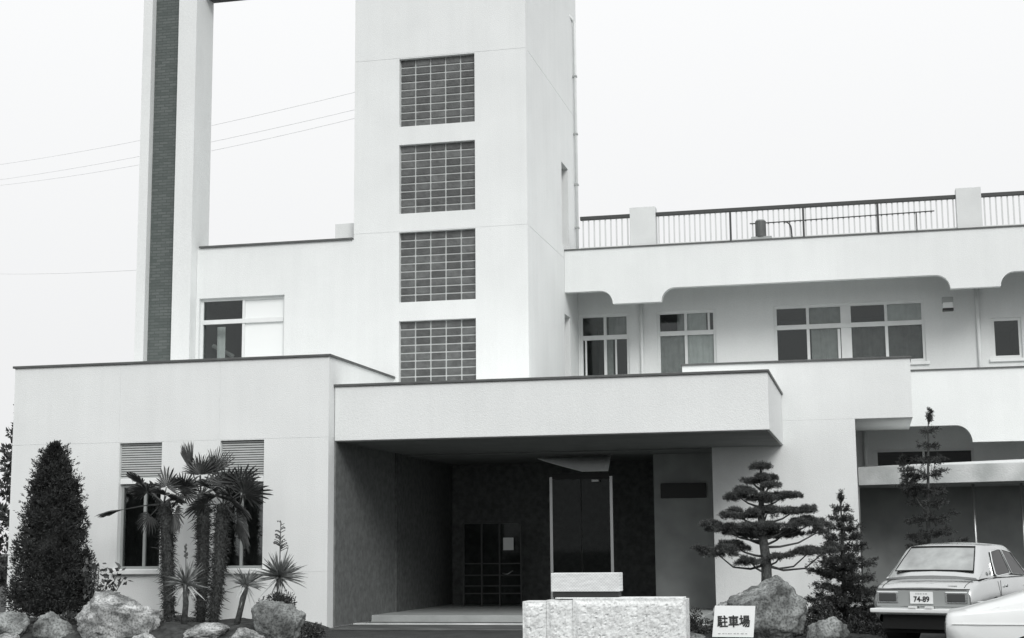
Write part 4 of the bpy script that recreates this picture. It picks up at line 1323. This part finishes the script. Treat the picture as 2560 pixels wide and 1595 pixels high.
def side_point(cabin, x, f, out=0.006):
    hb, zb, ht, zt = lerp_tab(cabin, x)
    if f <= 0.5:
        y = hb + ((ht - hb) * 0.5 + 0.012) * (f / 0.5)
    else:
        a = hb + (ht - hb) * 0.5 + 0.012
        y = a + (ht + 0.012 - a) * ((f - 0.5) / 0.5)
    return y + out, zb + (zt - 0.035 - zb) * f

def silver_car():
    deck = [(0.0, 0.70, 0.775, 0.42), (0.03, 0.735, 0.79, 0.36), (0.10, 0.755, 0.825, 0.32), (0.30, 0.77, 0.875, 0.27), (0.62, 0.775, 0.915, 0.24), (1.0, 0.78, 0.93, 0.23), (1.9, 0.78, 0.93, 0.22),
            (2.7, 0.775, 0.925, 0.22), (3.3, 0.765, 0.88, 0.24), (3.75, 0.745, 0.82, 0.28), (3.95, 0.70, 0.74, 0.34), (4.0, 0.62, 0.68, 0.40)]
    cabin = [(0.60, 0.685, 0.90, 0.665, 0.93), (0.66, 0.69, 0.91, 0.66, 0.97), (0.88, 0.695, 0.92, 0.605, 1.16), (1.10, 0.70, 0.92, 0.56, 1.335), (1.20, 0.70, 0.92, 0.555, 1.375), (1.6, 0.70, 0.92, 0.56, 1.40), (2.1, 0.70, 0.92, 0.56, 1.385),
             (2.35, 0.70, 0.92, 0.56, 1.33), (2.7, 0.69, 0.91, 0.62, 1.08), (2.95, 0.68, 0.90, 0.655, 0.93)]
    cabin = [(x - 0.20, *r) for x, *r in cabin]
    t, body, cab = car('parked_car', 'silver two-door saloon seen from behind, parked beside the young conifer', (0.63, 22.5, 0.06), math.radians(90 - 23), 'paint_silver', deck, cabin, 4.0, None, None)
    # rear window with rubber seal and trim
    def rear(x, y):
        """point on the rear slope at station x, lateral y"""
        hb, zb, ht, zt = lerp_tab(cabin, x)
        return (x - 0.008, y, zt + 0.016 + 0.012 * (1 - (y / 0.6) ** 2))
    def strip(xa, xb, wa, wb, n=10):
        V = []; F = []
        for i in range(7):
            x = xa + (xb - xa) * i / 6
            w = wa + (wb - wa) * i / 6
            for k in range(n + 1):
                V.append(rear(x, w * (2 * k / n - 1)))
        for i in range(6):
            for k in range(n): F.append((i * (n + 1) + k, i * (n + 1) + k + 1, (i + 1) * (n + 1) + k + 1, (i + 1) * (n + 1) + k))
        return MB().add(V, F)
    g = strip(0.505, 0.885, 0.575, 0.475).build('rear_window', 'car_glass_reflection', cab, smooth=True, local=True)
    out = [rear(0.50, 0.58 * (2 * k / 10 - 1)) for k in range(11)] + [rear(0.50 + 0.39 * k / 6, 0.58 - 0.10 * k / 6) for k in range(1, 7)] + [rear(0.89, 0.48 * (1 - 2 * k / 10)) for k in range(1, 11)] + [rear(0.89 - 0.39 * k / 6, -0.48 - 0.10 * k / 6) for k in range(1, 7)]
    MB().tube(out, 0.009, 6, cap=False).build('window_seal', 'rubber', cab, local=True)
    MB().tube([rear(0.905, 0.48 * (2 * k / 10 - 1)) for k in range(11)], 0.014, 6).build('roof_gutter', 'underside', cab, local=True)
    # side windows
    for s in (1, -1):
        for poly in ([(1.22, 0.10), (1.25, 0.5), (1.34, 0.86), (1.62, 0.90), (1.74, 0.90), (1.86, 0.12), (1.30, 0.05)], [(1.93, 0.10), (1.81, 0.90), (2.18, 0.86), (2.42, 0.5), (2.62, 0.10)]):
            V = []
            for x, f in poly:
                y, z = side_point(cabin, x - 0.2, f, 0.022)
                V.append((x - 0.2, s * y, z))
            MB().add(V, [tuple(range(len(V)))]).build('side_window', 'car_glass', cab, local=True, recalc=False)
            MB().tube(V + [V[0]], 0.009, 5, cap=False).build('window_trim', 'chrome', cab, local=True)
    # rear panel, lamps, plate, bumper
    f = MB().box(-0.018, 0.02, -0.675, 0.675, 0.535, 0.765).build('rear_panel', 'car_grey', body, local=True, bevel=0.008)
    MB().box(-0.026, 0.0, -0.69, 0.69, 0.768, 0.782).build('deck_trim', 'rail', body, local=True)
    for s in (1, -1):
        l = MB().box(-0.032, 0.0, min(s * 0.34, s * 0.66), max(s * 0.34, s * 0.66), 0.575, 0.745).build('tail_lamp', 'chrome', body, local=True, bevel=0.015)
        MB().box(-0.042, -0.02, min(s * 0.37, s * 0.63), max(s * 0.37, s * 0.63), 0.60, 0.72).build('lamp_lens', 'lens', body, local=True, bevel=0.012)
    p = MB().box(-0.036, -0.02, -0.165, 0.165, 0.575, 0.74).build('number_plate', 'plate_white', body, local=True)
    R = (math.pi / 2, 0, -math.pi / 2)
    text_mesh('74-89', 0.105, 'plate_digits', 'sign_black', p, (-0.0385, 0.0, 0.632), R, bold=0.004, sx=0.95)
    m = MB()
    for k, (a, w) in enumerate(((0.085, 0.022), (0.055, 0.03), (0.018, 0.026), (-0.025, 0.02), (-0.055, 0.03))):
        m.box(-0.038, -0.03, a - w, a, 0.703, 0.722)
    m.build('plate_heading', 'print_grey', p, local=True)
    b = MB().box(-0.10, 0.06, -0.745, 0.745, 0.445, 0.505).build('bumper', 'chrome_white', body, local=True, bevel=0.014)
    for y in (0.12, -0.12): MB().box(-0.105, -0.03, y - 0.055, y + 0.055, 0.507, 0.54).build('plate_lamp', 'chrome_white', b, local=True, bevel=0.006)
    for s in (1, -1): MB().box(-0.02, 0.45, s * 0.765 - 0.02, s * 0.765 + 0.02, 0.45, 0.50).build('bumper_wrap', 'chrome_white', b, local=True, bevel=0.01)
    MB().box(0.005, 0.3, -0.60, 0.60, 0.22, 0.44).build('valance', 'underside', body, local=True)
    # boot lid shut lines, belt trim
    def on_deck(x, y):
        hw, dz, zb = lerp_tab(deck, x)
        return (x, y, dz + 0.021 - 0.02 * abs(y / (hw * 0.88)) ** 1.5)
    for y in (0.60, -0.60):
        MB().tube([on_deck(x, y) for x in (0.03, 0.10, 0.2, 0.3, 0.40)], 0.005, 5).build('shut_line', 'rubber', body, local=True)
    MB().tube([on_deck(0.40, y) for y in (-0.60, -0.3, 0, 0.3, 0.60)], 0.005, 5).build('shut_line', 'rubber', body, local=True)
    for s in (1, -1):
        MB().tube([(x, s * (lerp_tab(deck, x)[0] + 0.003), 0.60) for x in (0.08, 0.3, 0.62, 1.0, 1.9, 2.7, 3.3, 3.75)], 0.009, 5).build('side_trim', 'chrome', body, local=True)
        MB().tube([(1.02, s * 0.778, 0.88), (1.02, s * 0.787, 0.6), (1.04, s * 0.78, 0.34)], 0.004, 5).build('door_line', 'rubber', body, local=True)
    # script badges on the boot lid: short bright strokes
    for y0, w, z0, dx in ((0.13, 0.26, 0.0, 0.12), (-0.36, 0.12, -0.015, 0.05)):
        m = MB(); rng = np.random.default_rng(3)
        y = y0
        while y > y0 - w:
            l = rng.uniform(0.012, 0.03)
            hw, dz, zb = lerp_tab(deck, dx)
            m.box(dx, dx + 0.02, y - l, y, dz + 0.012, dz + 0.026); y -= l + 0.008
        m.build('badge', 'car_grey', body, local=True)
    MB().tube([(0.80, -0.70, 0.99), (0.80, -0.715, 0.99)], 0.03, 12).build('fuel_cap', 'car_grey', body, local=True)
    for x in (1.25, 2.2):
        MB().tube([(x, -0.775, 0.80), (x, -0.80, 0.80)], 0.022, 10).build('door_button', 'chrome', body, local=True)
mat('plate_white', 0.82, 0.6)
mat('chrome_white', 0.75, 0.3, spec=0.6)
silver_car()

def white_car():
    deck = [(0.0, 0.66, 0.78, 0.60), (0.02, 0.70, 0.81, 0.56), (0.07, 0.735, 0.825, 0.53), (0.18, 0.755, 0.84, 0.40), (0.5, 0.77, 0.87, 0.28), (1.2, 0.785, 0.93, 0.24), (2.4, 0.785, 0.96, 0.23), (3.3, 0.77, 0.90, 0.25), (3.9, 0.73, 0.80, 0.3), (4.1, 0.62, 0.68, 0.42)]
    cabin = [(0.10, 0.66, 0.80, 0.64, 0.82), (0.5, 0.68, 0.85, 0.62, 0.93), (0.9, 0.70, 0.90, 0.60, 1.055), (1.3, 0.70, 0.93, 0.57, 1.18), (1.7, 0.70, 0.95, 0.55, 1.31), (2.1, 0.70, 0.95, 0.55, 1.33), (2.4, 0.70, 0.95, 0.56, 1.28), (2.75, 0.69, 0.94, 0.62, 1.08), (3.05, 0.67, 0.92, 0.65, 0.94)]
    t, body, cab = car('white_fastback', 'white car tail cut off by the lower right corner of the picture', (0.68, 16.0, -0.03), math.radians(-4), 'paint_white', deck, cabin, 4.1, None, None)
    for s in (1, -1):
        for poly in ([(1.25, 0.15), (1.30, 0.8), (1.80, 0.88), (1.80, 0.12)], [(1.86, 0.12), (1.86, 0.88), (2.25, 0.84), (2.75, 0.15)]):
            V = []
            for x, f in poly:
                y, z = side_point(cabin, x, f, 0.008)
                V.append((x, s * y, z))
            MB().add(V, [tuple(range(len(V)))]).build('side_window', 'car_glass', cab, local=True, recalc=False)
        MB().box(-0.012, 0.02, min(s * 0.36, s * 0.60), max(s * 0.36, s * 0.60), 0.63, 0.75).build('tail_lamp', 'lens', body, local=True, bevel=0.01)
    MB().tube([(0.022, -0.62, 0.80), (0.03, 0.0, 0.835), (0.022, 0.62, 0.80)], 0.005, 5).build('hatch_line', 'rubber', body, local=True)
    # body-side crease
    for s in (1, -1):
        MB().tube([(0.06, s * 0.738, 0.735), (0.3, s * 0.766, 0.735), (1.2, s * 0.786, 0.735), (2.6, s * 0.786, 0.735)], 0.006, 5).build('side_moulding', 'paint_white', body, local=True)
white_car()
